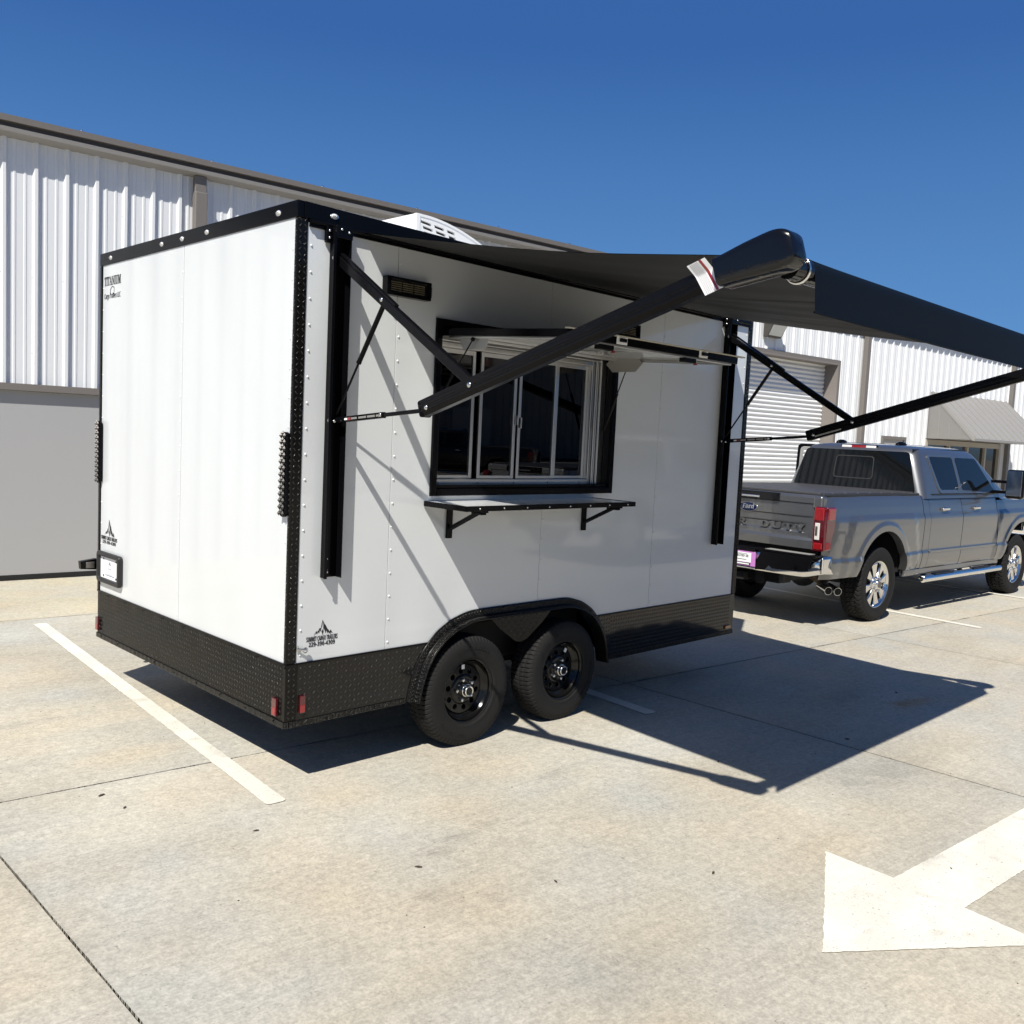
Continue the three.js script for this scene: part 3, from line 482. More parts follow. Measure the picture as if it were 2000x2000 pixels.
    const lines = [[-2.345, 0.889, 0.05, 0.004], [-2.345, 0.878, 0.07, 0.002], [-2.345, 0.822, 0.09, 0.002], [-2.345, 0.811, 0.16, 0.005]];
    part('plate_print', [mt.rotateY(-Math.PI / 2).scale(1, 1, 1).translate(-0.0142, 0.893, -2.345), ...lines.map(([z, y, w, hh]) => bx(-0.0148, -0.014, y, y + hh, z - w / 2, z + w / 2)), ...[-0.03, -0.012, 0.006, 0.024].flatMap(d => [bx(-0.0148, -0.014, 0.832, 0.864, -2.345 + d - 0.006, -2.345 + d - 0.003), bx(-0.0148, -0.014, 0.860, 0.864, -2.345 + d - 0.006, -2.345 + d + 0.006)])], std([0.10, 0.13, 0.19], 0.6), h); }
  { const h = sub('plate_lamp', tr); part('lamp_bracket', plate(shapeOf([[0, -0.035], [-0.11, -0.025], [-0.115, 0.03], [0, 0.045]]), 0.05, 0.004).translate(-0.01, 0.86, -TW - 0.05), M.black, h); part('lamp_lens', rbx(-0.09, -0.03, 0.84, 0.885, -TW + 0.0, -TW + 0.01, 0.004), M.steel, h); h.userData.label = 'black bracket standing out of the left rear edge'; }
  { const h = sub('door_hook', tr); part('hook_plate', rbx(0.052, 0.066, 0.745, 0.772, 0.006, 0.012, 0.002), M.zinc, h); part('hook_pin', [rod(V(0.058, 0.757, 0.012), V(0.10, 0.753, 0.03), 0.006), new THREE.TorusGeometry(0.013, 0.004, 6, 16).translate(0.098, 0.748, 0.022)], M.zinc, h); }
  // lettering on the walls: positions are the middle of each line
  const onSide = (g, x, y) => g.translate(x, y, 0.0012);
  const onRear = (g, z, y) => g.rotateY(-Math.PI / 2).scale(1, 1, 1).translate(-0.0012, y, z);
  // seen from behind, the reader's right is +z: rotateY(-90) maps shape x to +z
  const peaks = k => [[[-0.52, -0.02], [-0.36, 0.24], [-0.28, 0.20], [-0.16, 0.44], [-0.10, 0.42], [0.0, 1.0], [-0.02, 0.62], [-0.10, 0.34], [-0.06, 0.16], [-0.16, 0.30], [-0.20, 0.10], [-0.28, 0.18], [-0.32, 0.06], [-0.40, 0.12]], [[0.0, 1.0], [0.14, 0.66], [0.20, 0.60], [0.30, 0.34], [0.40, 0.22], [0.52, -0.10], [0.36, 0.10], [0.34, -0.02], [0.24, 0.24], [0.20, 0.02], [0.10, 0.40], [0.06, 0.30], [0.05, 0.66]], [[0.02, 0.34], [0.08, 0.22], [0.02, -0.06], [-0.04, 0.16]], [[0.52, 0.24], [0.64, -0.02], [0.56, 0.05], [0.50, 0.0], [0.44, 0.08]]].map(a => plate(shapeOf(a.map(([x, y]) => [x * k * 1.25, y * k * 0.95])), 0.0008));
  const logo = (put, a, y, w, lbl) => { const g = [...peaks(w * 0.42).map(q => q.translate(0, 0.062, 0)), text('SUMMIT CARGO TRAILERS', 'sans_bold', 0.026, w).translate(0, 0.028, 0), text('229-396-4309', 'sans_bold', 0.023, w * 0.84)]; P('logo_lettering', g.map(q => put(clean(q), a, y)), M.ink, lbl); };
  logo(onSide, 0.213, 0.757, 0.195, 'SUMMIT CARGO TRAILERS 229-396-4309 lettering under a mountain emblem, low on the side');
  logo(onRear, -2.398, 1.03, 0.285, 'SUMMIT CARGO TRAILERS 229-396-4309 lettering under a mountain emblem, above the plate');
  { const box = [shapeOf([[-0.062, -0.03], [-0.062, 0.045], [-0.03, 0.072], [-0.026, 0.066], [-0.052, 0.042], [-0.052, -0.018], [-0.04, -0.018], [-0.046, -0.03]]), shapeOf([[-0.03, 0.072], [0.0, 0.086], [0.045, 0.07], [0.05, 0.06], [0.05, 0.0], [0.045, 0.0], [0.045, 0.058], [0, 0.078], [-0.026, 0.066]]), shapeOf([[-0.04, -0.022], [0.0, -0.026], [0.012, -0.004], [0.03, -0.004], [0.036, -0.012], [0.056, -0.014], [0.056, -0.02], [0.01, -0.022], [0.0, -0.031], [-0.04, -0.028]])].map(s => plate(s, 0.0008));
    const g = [text('TITANIUM', 'serif_bold', 0.060, 0.285).translate(0, 0.058, 0), ...box.map(b => b.scale(0.62, 0.52, 1).translate(0, 0.006, 0)), text('Cargo Trailers LLC', 'sans_regular', 0.034, 0.280).translate(0, -0.042, 0)];
    P('maker_lettering', g.map(q => onRear(clean(q), -2.386, 2.775)), M.ink, 'TITANIUM Cargo Trailers LLC lettering with a small trailer drawing'); }

  // ---- wheels ----
  const tyreGeo = (R, W, rim, blocks, o = {}) => {
    const sec = []; const hw = W / 2, sh = 0.028; // from outer bead over the tread to inner bead
    const side = [[rim, hw * 0.80], [rim + 0.012, hw * 0.90], [rim + (R - rim) * 0.16, hw * 0.955], [rim + (R - rim) * 0.19, hw * 0.93], [rim + (R - rim) * 0.24, hw * 0.96], [rim + (R - rim) * 0.28, hw * 0.94], [rim + (R - rim) * 0.33, hw * 0.975], [rim + (R - rim) * 0.55, hw * 1.0], [rim + (R - rim) * 0.70, hw * 0.985], [rim + (R - rim) * 0.72, hw * 0.955], [R - 0.028, hw * 0.93], [R - 0.020, hw * 0.89], [R - 0.010, hw * 0.83]];
    side.forEach(s => sec.push([...s, 0]));
    const nt = o.fine ? 32 : 24; for (let i = 0; i <= nt; i++) { const z = hw * 0.80 * (1 - 2 * i / nt); sec.push([R - 0.006 * Math.pow(Math.abs(z) / (hw * 0.8), 4), z, 1]); }
    side.slice().reverse().forEach(([r, z]) => sec.push([r, -z, 0]));
    const nu = o.nu ?? 840, g = grid(nu, sec.length - 1, (u, v) => {
      const [r0, z, t] = sec[Math.round(v * (sec.length - 1))], th = u * Math.PI * 2; let r = r0;
      const zz = z / (hw * 0.8);
      if (t || r0 > R - 0.03) {
        const groove = o.at ? 0 : [-0.5, 0, 0.5].some(q => Math.abs(zz - q) < 0.07) ? 1 : 0;
        const ph = (u * blocks + (o.at ? 0.35 * Math.sin(zz * 5) + (zz > 0 ? 0.5 : 0) : Math.abs(zz) * 0.3)) % 1;
        const slit = o.at ? (ph < 0.18 || Math.abs(zz) < 0.06 || Math.abs(Math.abs(zz) - 0.5 - 0.07 * Math.sin(u * blocks * 6.283)) < 0.06) : (ph < 0.17 && (Math.abs(zz) > 0.58 || (Math.abs(zz) > 0.1 && Math.abs(zz) < 0.42)));
        if (groove || slit) r -= t ? (o.at ? 0.013 : 0.008) : (o.at ? 0.011 : 0.006);
      }
      return [r * Math.cos(th), r * Math.sin(th), z];
    });
    { const uv = g.attributes.uv; for (let i = 0; i < uv.count; i++) uv.setXY(i, uv.getX(i) * 12, uv.getY(i) * 3); }
    return g;
  };
  tyreMaker = tyreGeo;
  const R = 0.345, tg = tyreGeo(R, 0.205, 0.198, 70);
  // sidewall letters stand slightly proud
  const rimLathe = new THREE.LatheGeometry([[0.150, 0.022], [0.158, 0.026], [0.164, 0.038], [0.172, 0.040], [0.180, 0.052], [0.188, 0.066], [0.194, 0.076], [0.203, 0.080], [0.207, 0.086], [0.204, 0.090], [0.198, 0.088]].map(p => new THREE.Vector2(p[0], p[1])), 64).rotateX(Math.PI / 2);
  const barrel = new THREE.CylinderGeometry(0.186, 0.186, 0.17, 48, 1, true).rotateX(Math.PI / 2).translate(0, 0, -0.01);
  const disc = (() => { const s = new THREE.Shape(); s.absarc(0, 0, 0.153, 0, Math.PI * 2); for (let i = 0; i < 10; i++) { const h = new THREE.Path(), a = i * Math.PI / 5 + 0.16; h.absellipse(Math.cos(a) * 0.118, Math.sin(a) * 0.118, 0.0165, 0.0165, 0, Math.PI * 2); s.holes.push(h); } return plate(s, 0.012, 0.003, 24).translate(0, 0, -0.008); })();
  const boss = new THREE.LatheGeometry([[0.098, 0.0], [0.092, 0.010], [0.080, 0.014], [0.052, 0.016], [0.044, 0.012], [0.04, 0.004]].map(p => new THREE.Vector2(p[0], p[1])), 48).rotateX(Math.PI / 2);
  const hub = new THREE.LatheGeometry([[0.042, 0.0], [0.041, 0.04], [0.036, 0.044], [0.036, 0.062], [0.033, 0.070], [0.029, 0.074], [0.026, 0.068], [0.0, 0.066]].map(p => new THREE.Vector2(p[0], p[1])), 36).rotateX(Math.PI / 2);
  const ring2 = new THREE.TorusGeometry(0.0375, 0.003, 6, 36).translate(0, 0, 0.046);
  const nut = merge([new THREE.CylinderGeometry(0.011, 0.013, 0.020, 6).rotateX(Math.PI / 2).translate(0, 0, 0.024), new THREE.SphereGeometry(0.009, 8, 5).scale(1, 1, 0.6).translate(0, 0, 0.034)]);
  const letters = (str, rad, a0, da, flip) => str.split('').map((ch, i) => ch === ' ' ? null : text(ch, 'sans_bold', 0.021, 0.017, 0.003).translate(0, -0.008, 0).rotateZ(flip ? Math.PI : 0).translate(0, rad, 0).rotateZ(a0 - i * da)).filter(Boolean);
  const wheel = (x, z, turn, spin, lbl) => {
    const w = sub('wheel', tr); w.position.set(x, R - 0.004, z).sub(tr.userData.base); w.rotation.set(0, turn, 0); w.userData.label = lbl;
    const spinG = g => g.clone().rotateZ(spin);
    part('tyre', spinG(tg), M.rubber, w);
    part('tyre_lettering', [...letters('KARGO RADIAL', 0.272, 0.1 + spin, 0.085), ...letters('205 75 R15', 0.272, 2.7 + spin, 0.085)].map(g => g.translate(0, 0, 0.1015)), M.rubber, w);
    part('rim', [rimLathe, barrel, spinG(disc).translate(0, 0, 0.026), boss.clone().translate(0, 0, 0.026)].map(clean), M.rim, w);
    part('brake_drum', new THREE.CylinderGeometry(0.14, 0.14, 0.08, 32).rotateX(Math.PI / 2).translate(0, 0, -0.07), M.dark, w);
    part('hub_cap', [hub, ring2].map(g => clean(g.clone().translate(0, 0, 0.026))), M.chrome, w); part('hub_plug', new THREE.CylinderGeometry(0.023, 0.023, 0.006, 24).rotateX(Math.PI / 2).translate(0, 0, 0.0955), M.rim, w);
    for (let i = 0; i < 5; i++) { const a = spin + i * Math.PI * 0.4 + 0.3; part('lug_nut', nut, M.chrome, w).position.set(Math.cos(a) * 0.066, Math.sin(a) * 0.066, 0.026); }
    part('valve', rod(V(-0.175, -0.03, 0.045), V(-0.165, -0.028, 0.075), 0.004), M.rubber, w);
    part('rim_sticker', bx(-0.012, 0.012, 0.128, 0.156, 0.034, 0.0352).rotateZ(spin * 0.3 - 0.05), M.paper, w);
  };
  wheel(1.262, -0.047, 0, 0.3, 'rear black trailer wheel'); wheel(2.132, -0.047, 0, -1.6, 'front black trailer wheel');
  wheel(1.285, -TW + 0.075, Math.PI, 0.9, 'rear trailer wheel on the far side'); wheel(2.158, -TW + 0.075, Math.PI, 2.0, 'front trailer wheel on the far side');
  P('axle', [rod(V(1.285, 0.33, -TW + 0.1), V(1.285, 0.33, -0.1), 0.035), rod(V(2.158, 0.33, -TW + 0.1), V(2.158, 0.33, -0.1), 0.035), beam(V(1.0, 0.40, -0.36), V(2.5, 0.40, -0.36), 0.06, 0.08, V(0, 0, 1))], M.dark);
  // draw bar and jack at the front
  P('draw_bar', [beam(V(4.2, 0.43, -0.7), V(5.6, 0.43, -1.25), 0.06, 0.1, V(0, 0, 1)), beam(V(4.2, 0.43, -1.9), V(5.6, 0.43, -1.34), 0.06, 0.1, V(0, 0, 1)), rbx(5.5, 5.75, 0.4, 0.5, -1.36, -1.23, 0.02)], M.black);
  P('tongue_jack', [rod(V(5.3, 0.05, -1.295), V(5.3, 0.95, -1.295), 0.03), rod(V(5.3, 0.0, -1.295), V(5.3, 0.04, -1.295), 0.09)], M.black);

  // ---- serving window ----
  const sw = sub('serving_window', tr); sw.userData.label = 'four-pane sliding serving window in a black frame';
  { const s = shapeOf([[0.915, 1.556], [2.575, 1.556], [2.575, 2.585], [0.915, 2.585]]); s.holes.push(shapeOf([[0.955, 1.598], [0.955, 2.545], [2.538, 2.545], [2.538, 1.598]]));
    part('outer_frame', plate(s, 0.022, 0.003).translate(0, 0, 0.0005), M.black, sw);
    part('reveal', [bx(0.946, 0.956, 1.590, 2.553, -0.15, 0.0), bx(2.537, 2.547, 1.590, 2.553, -0.15, 0.0), bx(0.956, 2.537, 1.590, 1.600, -0.15, 0.0), bx(0.956, 2.537, 2.543, 2.553, -0.15, 0.0)], M.blackSatin, sw);
    part('lower_seal', [rbx(0.957, 2.536, 1.601, 1.622, -0.06, 0.006, 0.004), rbx(0.957, 2.536, 1.560, 1.588, 0.0225, 0.028, 0.002)], M.black, sw);
    const zf = -0.085;
    part('aluminium_frame', [rbx(0.957, 0.985, 1.601, 2.5, zf - 0.06, zf), rbx(2.418, 2.445, 1.601, 2.5, zf - 0.06, zf), rbx(2.45, 2.475, 1.601, 2.5, zf - 0.06, zf + 0.012), rbx(2.48, 2.536, 1.601, 2.5, zf - 0.06, zf + 0.03), rbx(0.986, 2.417, 1.601, 1.650, zf - 0.06, zf + 0.004), rbx(0.986, 2.417, 2.44, 2.47, zf - 0.06, zf), rbx(0.957, 2.536, 2.472, 2.542, zf - 0.05, zf + 0.02, 0.006)], M.alu, sw);
    const panes = [[0.986, 1.352, 0], [1.378, 1.700, 1], [1.722, 2.082, 1], [2.094, 2.417, 0]];
    for (const [a, b, k] of panes) {
      const z = zf - 0.024 - (k ? 0.0 : 0.022), st = 0.024;
      part('pane', bx(a + 0.01, b - 0.01, 1.655, 2.435, z - 0.003, z), M.glass, sw);
      part('sash', [rbx(a, a + st, 1.651, 2.439, z - 0.012, z + 0.010, 0.003), rbx(b - st, b, 1.651, 2.439, z - 0.012, z + 0.010, 0.003), rbx(a + st, b - st, 1.651, 1.672, z - 0.012, z + 0.008, 0.003), rbx(a + st, b - st, 2.412, 2.439, z - 0.012, z + 0.010, 0.003)], M.alu, sw);
    }
    part('window_latch', [rbx(1.69, 1.702, 2.0, 2.06, zf - 0.01, zf + 0.012, 0.002), rbx(1.722, 1.732, 1.98, 2.05, zf - 0.01, zf + 0.012, 0.002)], M.alu, sw);
    const sc = []; for (let i = 0; i < 5; i++) sc.push(bolt(V(1.05 + i * 0.32, 1.630, zf + 0.004), zp, 0.006, 0.003), bolt(V(1.0 + i * 0.36, 2.515, zf + 0.02), zp, 0.006, 0.003));
    part('frame_screws', sc, M.zinc, sw).userData.kind = 'stuff'; }
  // hatch swung up over the window
  const ha = sub('window_hatch', tr); ha.userData.label = 'white window hatch propped open level under the awning';
  { const hz = 0.012, hy = 2.512, oz = 1.0, oy = 2.464, sl = Math.atan2(oy - hy, oz - hz), L = Math.hypot(oz - hz, oy - hy);
    const H = g => g.rotateX(-sl).translate(0, hy, hz); // local: x along, y up, z out along the leaf
    part('hatch_panel', H(bx(0.976, 2.519, -0.016, 0.012, 0.02, L - 0.02)), M.white, ha);
    part('hatch_trim', [H(rbx(0.958, 0.975, -0.024, 0.018, 0, L)), H(rbx(2.520, 2.536, -0.024, 0.018, 0, L)), H(rbx(0.976, 2.519, -0.024, 0.018, L - 0.018, L + 0.002))], M.black, ha);
    part('edge_strip', H(rbx(0.95, 2.60, 0.019, 0.027, L - 0.022, L + 0.012, 0.002)), std([0.50, 0.47, 0.38], 0.5), ha);
    part('inner_frame', [H(rbx(0.985, 1.01, -0.034, -0.017, 0.03, L - 0.03)), H(rbx(2.49, 2.515, -0.034, -0.017, 0.03, L - 0.03)), H(rbx(1.011, 2.489, -0.034, -0.017, L - 0.055, L - 0.03)), H(rbx(1.70, 1.72, -0.030, -0.017, 0.05, L - 0.06)), H(rbx(1.011, 2.489, -0.034, -0.017, 0.03, 0.055))], M.alu, ha);
    part('hatch_hinge', [rod(V(0.957, hy + 0.022, 0.02), V(2.535, hy + 0.022, 0.02), 0.012), rbx(0.957, 2.536, hy + 0.016, 2.544, -0.02, 0.018, 0.003)], M.black, ha);
    for (const x of [1.38, 2.15]) { const k = ha; part('latch_plate', H(rbx(x - 0.045, x + 0.045, -0.02, 0.024, L + 0.003, L + 0.006, 0.002)), M.paper, k); part('latch_body', [H(rbx(x - 0.025, x + 0.025, -0.008, 0.012, L + 0.006, L + 0.022, 0.004)), H(rbx(x - 0.15, x - 0.03, -0.058, -0.030, L - 0.06, L - 0.02, 0.004))], M.blackSatin, k); part('latch_tab', H(rbx(x - 0.03, x - 0.012, -0.066, -0.056, L - 0.04, L - 0.025, 0.001)), M.red, k); }
    const strut = (x, wy, wz, t, lbl) => { const top = H(new THREE.BufferGeometry().setFromPoints([V(x, -0.04, t)])).attributes.position; const a = V(x, wy, wz), b = V(top.getX(0), top.getY(0), top.getZ(0)); const m = a.clone().lerp(b, 0.55);
      part('gas_strut', [rod(a, m, 0.009), rod(m, b, 0.004), new THREE.SphereGeometry(0.013, 10, 8).translate(b.x, b.y, b.z)], M.black, ha, lbl); return b; };
    strut(0.985, 2.13, -0.02, 0.24, 'left hatch gas strut'); strut(2.495, 1.995, -0.02, 0.16, 'right hatch gas strut');
    const hexP = shapeOf([[-0.16, 0], [-0.10, 0.055], [0.10, 0.055], [0.16, 0], [0.10, -0.055], [-0.10, -0.055]]);
    part('strut_plate', plate(shapeOf([[-0.14, 0.04], [0.14, 0.04], [0.09, -0.04], [-0.09, -0.04]]), 0.004).rotateY(Math.PI / 2).translate(1.005, 2.447, 0.24), M.bare, ha); part('strut_plate', plate(hexP, 0.004).rotateY(Math.PI / 2).translate(2.47, 2.455, 0.15), M.bare, ha); }
  // shelf under the window
  const sf = sub('serving_shelf', tr); sf.userData.label = 'white serving shelf with black edge below the window';
  { const y = 1.527, z0 = 0.004, z1 = 0.375, x0 = 0.88, x1 = 2.39, c = 0.12;
    const top = shapeOf([[x0, z0], [x1, z0], [x1 - 0.01, z1 - c + 0.06], [x1 - 0.18, z1], [x0 + 0.02, z1], [x0, z1 - 0.03]].map(([x, z]) => [x, -z]));
    part('shelf_top', plate(shapeOf([[x0 + 0.006, z0], [x1 - 0.006, z0], [x1 - 0.006, z1 - 0.006], [x0 + 0.006, z1 - 0.006]].map(([x, z]) => [x, -z])), 0.02).rotateX(-Math.PI / 2).translate(0, y - 0.022, 0), M.shelfTop, sf);
    part('shelf_edge', [rbx(x0 - 0.004, x0 + 0.006, y - 0.03, y + 0.001, z0, z1, 0.002), rbx(x1 - 0.006, x1 + 0.004, y - 0.03, y + 0.001, z0, z1, 0.002), rbx(x0 - 0.004, x1 + 0.004, y - 0.03, y + 0.001, z1 - 0.006, z1 + 0.004, 0.002)], M.black, sf);
    part('shelf_underside', bx(x0 + 0.01, x1 - 0.01, y - 0.026, y - 0.023, z0, z1 - 0.01), M.blackSatin, sf);
    const sc = []; for (let i = 0; i < 8; i++) sc.push(bolt(V(x0 + 0.1 + i * 0.19, y - 0.015, z1 + 0.004), zp, 0.006, 0.003));
    part('edge_screws', sc, M.zinc, sf).userData.kind = 'stuff';
    for (const x of [1.075, 2.30]) { part('shelf_bracket', [rbx(x - 0.022, x + 0.022, 1.30, y - 0.03, 0.002, 0.016, 0.003), rbx(x - 0.018, x + 0.018, y - 0.046, y - 0.03, 0.016, 0.33, 0.003), beam(V(x - 0.012, 1.36, 0.02), V(x - 0.012, y - 0.046, 0.27), 0.008, 0.02), beam(V(x + 0.012, 1.36, 0.02), V(x + 0.012, y - 0.046, 0.27), 0.008, 0.02), rbx(x - 0.02, x + 0.02, y - 0.06, y - 0.047, 0.22, 0.31, 0.003)], M.black, sf); } }
  // floodlights
  const flood = (x0, x1, y0, y1, lbl) => { const f = sub('floodlight', tr); f.userData.label = lbl;
    const s = roundRect(x0, x1, y0, y1, 0.006); s.holes.push(roundRect(x0 + 0.025, x1 - 0.02, y0 + 0.018, y1 - 0.014, 0.004));
    part('lamp_housing', plate(s, 0.05, 0.003).translate(0, 0, 0.001), M.black, f); part('lamp_back', bx(x0 + 0.024, x1 - 0.019, y0 + 0.017, y1 - 0.013, 0.002, 0.034), M.blackSatin, f);
    const d = []; const w = x1 - x0 - 0.07; for (let r = 0; r < 5; r++) for (let c = 0; c < 33; c++) { if (c % 11 === 10) continue; d.push(new THREE.OctahedronGeometry(0.0032, 0).translate(x0 + 0.036 + w * c / 32, y0 + 0.030 + r * (y1 - y0 - 0.056) / 4, 0.036)); }
    part('diodes', d, M.led, f).userData.kind = 'stuff'; part('lamp_lens', bx(x0 + 0.025, x1 - 0.02, y0 + 0.018, y1 - 0.014, 0.040, 0.042), phys([0.92, 0.92, 0.92], 0, { transmission: 1, thickness: 0 }), f);
    part('side_clip', rbx(x1, x1 + 0.012, y0 + 0.02, y1 - 0.02, 0.01, 0.04, 0.003), M.black, f); };
  flood(0.528, 0.835, 2.664, 2.765, 'black floodlight with rows of diodes near the rear of the side');
  flood(2.452, 2.76, 2.652, 2.752, 'floodlight behind the awning arm, above the window');

  // ---- awning ----
  const aw = sub('awning', tr); aw.userData.label = 'black awning rolled out over the serving side';
  const AX0 = 0.385, AX1 = 3.81, A = V(0, 2.968, 0.022), Bz = 2.575, By = 2.572;
  const fab = (off) => (u, v) => { const x = AX0 + (AX1 - AX0) * u, s = v, sag = 0.029 * 4 * s * (1 - s) * (1 + 0.5 * Math.sin(u * Math.PI)) + 0.012 * Math.sin(Math.PI * u) * Math.sin(Math.PI * s); const rp = 0.0035 * Math.sin(u * 27 + s * 4) * Math.sin(Math.PI * s) + 0.002 * Math.sin(u * 61 - s * 7) * Math.sin(Math.PI * s), e = rp + 0.010 * Math.exp(-u * 30) * Math.sin(s * 9) * s; return [x, (A.y - (x - 0.06) * 0.0055) + (By - A.y + (x - 0.06) * 0.0055) * s - sag + off + e, A.z + (Bz - A.z) * s]; };
  part('canopy_fabric', grid(140, 40, fab(0.0008)), M.vinylTop, aw);
  part('canopy_lining', grid(140, 40, fab(-0.0012)), M.vinylUnder, aw);
  for (const u of [0.34, 0.67]) part('fabric_seam', grid(1, 40, (a, v) => { const p = fab(-0.0030)(u + a * 0.006, v); return p; }), M.vinylUnder, aw);
  part('roller_tube', [rod(V(0.285, 2.528, 2.575), V(3.90, 2.528, 2.575), 0.039, 0.039, 28), rod(V(0.36, 2.528, 2.575), V(0.384, 2.528, 2.575), 0.044, 0.044, 28), rod(V(3.90, 2.528, 2.575), V(3.92, 2.528, 2.575), 0.046, 0.046, 28)], M.gloss, aw);
  part('roller_collar', new THREE.TorusGeometry(0.043, 0.005, 8, 30).rotateY(Math.PI / 2).translate(0.352, 2.528, 2.575), M.chrome, aw);
  part('valance', grid(80, 10, (u, v) => { const x = AX0 + 0.005 + (AX1 - AX0) * u, a = Math.min(1, v / 0.4), b = Math.max(0, (v - 0.4) / 0.6); return [x, b ? 2.528 - b * 0.140 : 2.528 + 0.041 * Math.cos(a * Math.PI / 2), 2.575 + 0.041 * Math.sin(a * Math.PI / 2) + (b ? 0.006 * b + 0.004 * Math.sin(u * 11 + 1) * b : 0)]; }), M.vinylTop, aw);
  part('valance_hem', rod(V(AX0 + 0.006, 2.392, 2.623), V(AX1, 2.392, 2.623), 0.004, 0.004, 8), M.vinylTop, aw);
  function arm(X, near) {
    const s = near ? '' : 'far ';
    const g = aw;
    const bottom = near ? 1.128 : 1.122;
    const ch = [bx(X - 0.045, X + 0.045, bottom, 2.93, 0.002, 0.006), rbx(X - 0.048, X - 0.043, bottom, 2.93, 0.002, 0.062, 0.002), rbx(X + 0.043, X + 0.048, bottom, 2.93, 0.002, 0.062, 0.002), rbx(X - 0.060, X - 0.047, bottom, 2.93, 0.052, 0.062, 0.002)];
    part('wall_channel', ch, M.black, g, `${s}upright awning channel on the side wall`);
    part('channel_bracket', [rbx(X - 0.085, X - 0.05, 2.875, 2.955, 0.004, 0.03, 0.004), rbx(X - 0.05, X + 0.05, 2.90, 2.965, 0.012, 0.068, 0.004), rbx(X + 0.05, X + 0.068, 2.90, 2.955, 0.004, 0.03, 0.004)], M.black, g);
    part('channel_bolts', [bolt(V(X - 0.068, 2.935, 0.03), zp, 0.008), bolt(V(X - 0.068, 2.90, 0.03), zp, 0.008), bolt(V(X - 0.02, 2.945, 0.068), zp, 0.007), bolt(V(X + 0.025, 2.935, 0.068), zp, 0.007), bolt(V(X - 0.01, bottom + 0.03, 0.008), zp, 0.010), bolt(V(X - 0.01, bottom + 0.10, 0.008), zp, 0.006), bolt(V(X - 0.049, 2.80, 0.045), xm, 0.012), bolt(V(X - 0.049, 1.965, 0.045), xm, 0.011), bolt(V(X - 0.03, 1.962, 0.066), zp, 0.009)], M.zinc, g);
    const lo = V(X, 2.035, 0.77), hi = V(X, 2.575, 2.56), dir = hi.clone().sub(lo).normalize();
    const px = V(1, 0, 0), up = dir.clone().cross(px).normalize(); if (up.y < 0) up.negate();
    // rafter: extruded channel section with three ribs
    const sec = new THREE.Shape(); const w = 0.030, h = 0.038;
    [[-w, -h + 0.018], [-w + 0.014, -h], [w - 0.014, -h], [w, -h + 0.018], [w, h], [w - 0.006, h], [w - 0.006, -h + 0.02], [-w + 0.006, -h + 0.02], [-w + 0.006, h], [-w, h], [-w, 0.022], [-w - 0.003, 0.018], [-w - 0.003, 0.004], [-w, 0.0], [-w, -0.006], [-w - 0.003, -0.010], [-w - 0.003, -0.018]].forEach((p, i) => i ? sec.lineTo(...p) : sec.moveTo(...p));
    const Lr = hi.distanceTo(lo), rg = new THREE.ExtrudeGeometry(sec, { depth: Lr, bevelEnabled: false }).applyMatrix4(new THREE.Matrix4().makeBasis(px, up, px.clone().cross(up)).setPosition(lo));
    // basis z must run from lo to hi
    const zdir = px.clone().cross(up); const flip = zdir.dot(dir) < 0;
    const rg2 = flip ? new THREE.ExtrudeGeometry(sec, { depth: Lr, bevelEnabled: false }).applyMatrix4(new THREE.Matrix4().makeBasis(px, up, zdir).setPosition(hi)) : rg;
    part('rafter_arm', rg2, M.blackSatin, g, `${s}slanted awning rafter`);
    const along = (t, a = 0, b = 0) => lo.clone().addScaledVector(dir, t).addScaledVector(up, a).addScaledVector(px, b);
    part('rafter_end_cap', [beam(along(-0.012), along(0.012), 0.068, 0.080, px, 0.012)], M.black, g);
    part('rafter_bolts', [bolt(along(0.05, -0.008, -0.033), xm, 0.012), bolt(along(0.36, 0.006, -0.033), xm, 0.013)], M.zinc, g);
    const piv = along(0.36, 0.006);
    const st0 = V(X, 2.795, 0.03);
    part('tension_strut', [beam(st0, piv, 0.030, 0.046, px, 0.004), beam(st0.clone().add(V(0.0, 0.030, 0.02)), st0.clone().lerp(piv, 0.45).add(V(0, 0.027, 0.01)), 0.024, 0.012, px, 0.002)], M.blackSatin, g, `${s}diagonal awning strut`);
    const gs0 = st0.clone().lerp(piv, 0.37), gs1 = V(X, 1.985, 0.03), gm = gs0.clone().lerp(gs1, 0.50);
    part('strut_bolt', bolt(gs0.clone().add(V(-0.016, 0.01, -0.01)), xm, 0.012), M.zinc, g);
    part('gas_spring', [rod(gs0, gm, 0.0125), rod(gm, gm.clone().lerp(gs1, 0.03), 0.0135)], M.black, g); part('spring_rod', rod(gm, gs1, 0.006), M.black, g);
    const lk0 = V(X, 1.965, 0.02), lk1 = along(0.03, -0.012), lm = lk0.clone().lerp(lk1, 0.56);
    part('lower_link', [beam(lk0, lm, 0.022, 0.030, px), beam(lm, lk1, 0.014, 0.020, px)], M.black, g);
    part('link_bolt', bolt(lm.clone().add(V(-0.012, 0, -0.02)), xm, 0.011), M.zinc, g);
    const ld = lk1.clone().sub(lk0).normalize();
    const tag = (t0, t1, m, hh = 0.010) => part('link_label', beam(lk0.clone().addScaledVector(ld, t0).add(V(-0.0115, 0, 0)), lk0.clone().addScaledVector(ld, t1).add(V(-0.0115, 0, 0)), 0.001, hh, px, 0), m, g);
    tag(0.11, 0.135, M.paper); tag(0.137, 0.165, M.red, 0.014); tag(0.17, 0.22, M.bare); tag(0.235, 0.30, M.bare); tag(0.31, 0.375, M.bare); tag(0.385, 0.405, M.bare); tag(0.408, 0.425, M.paper, 0.016);
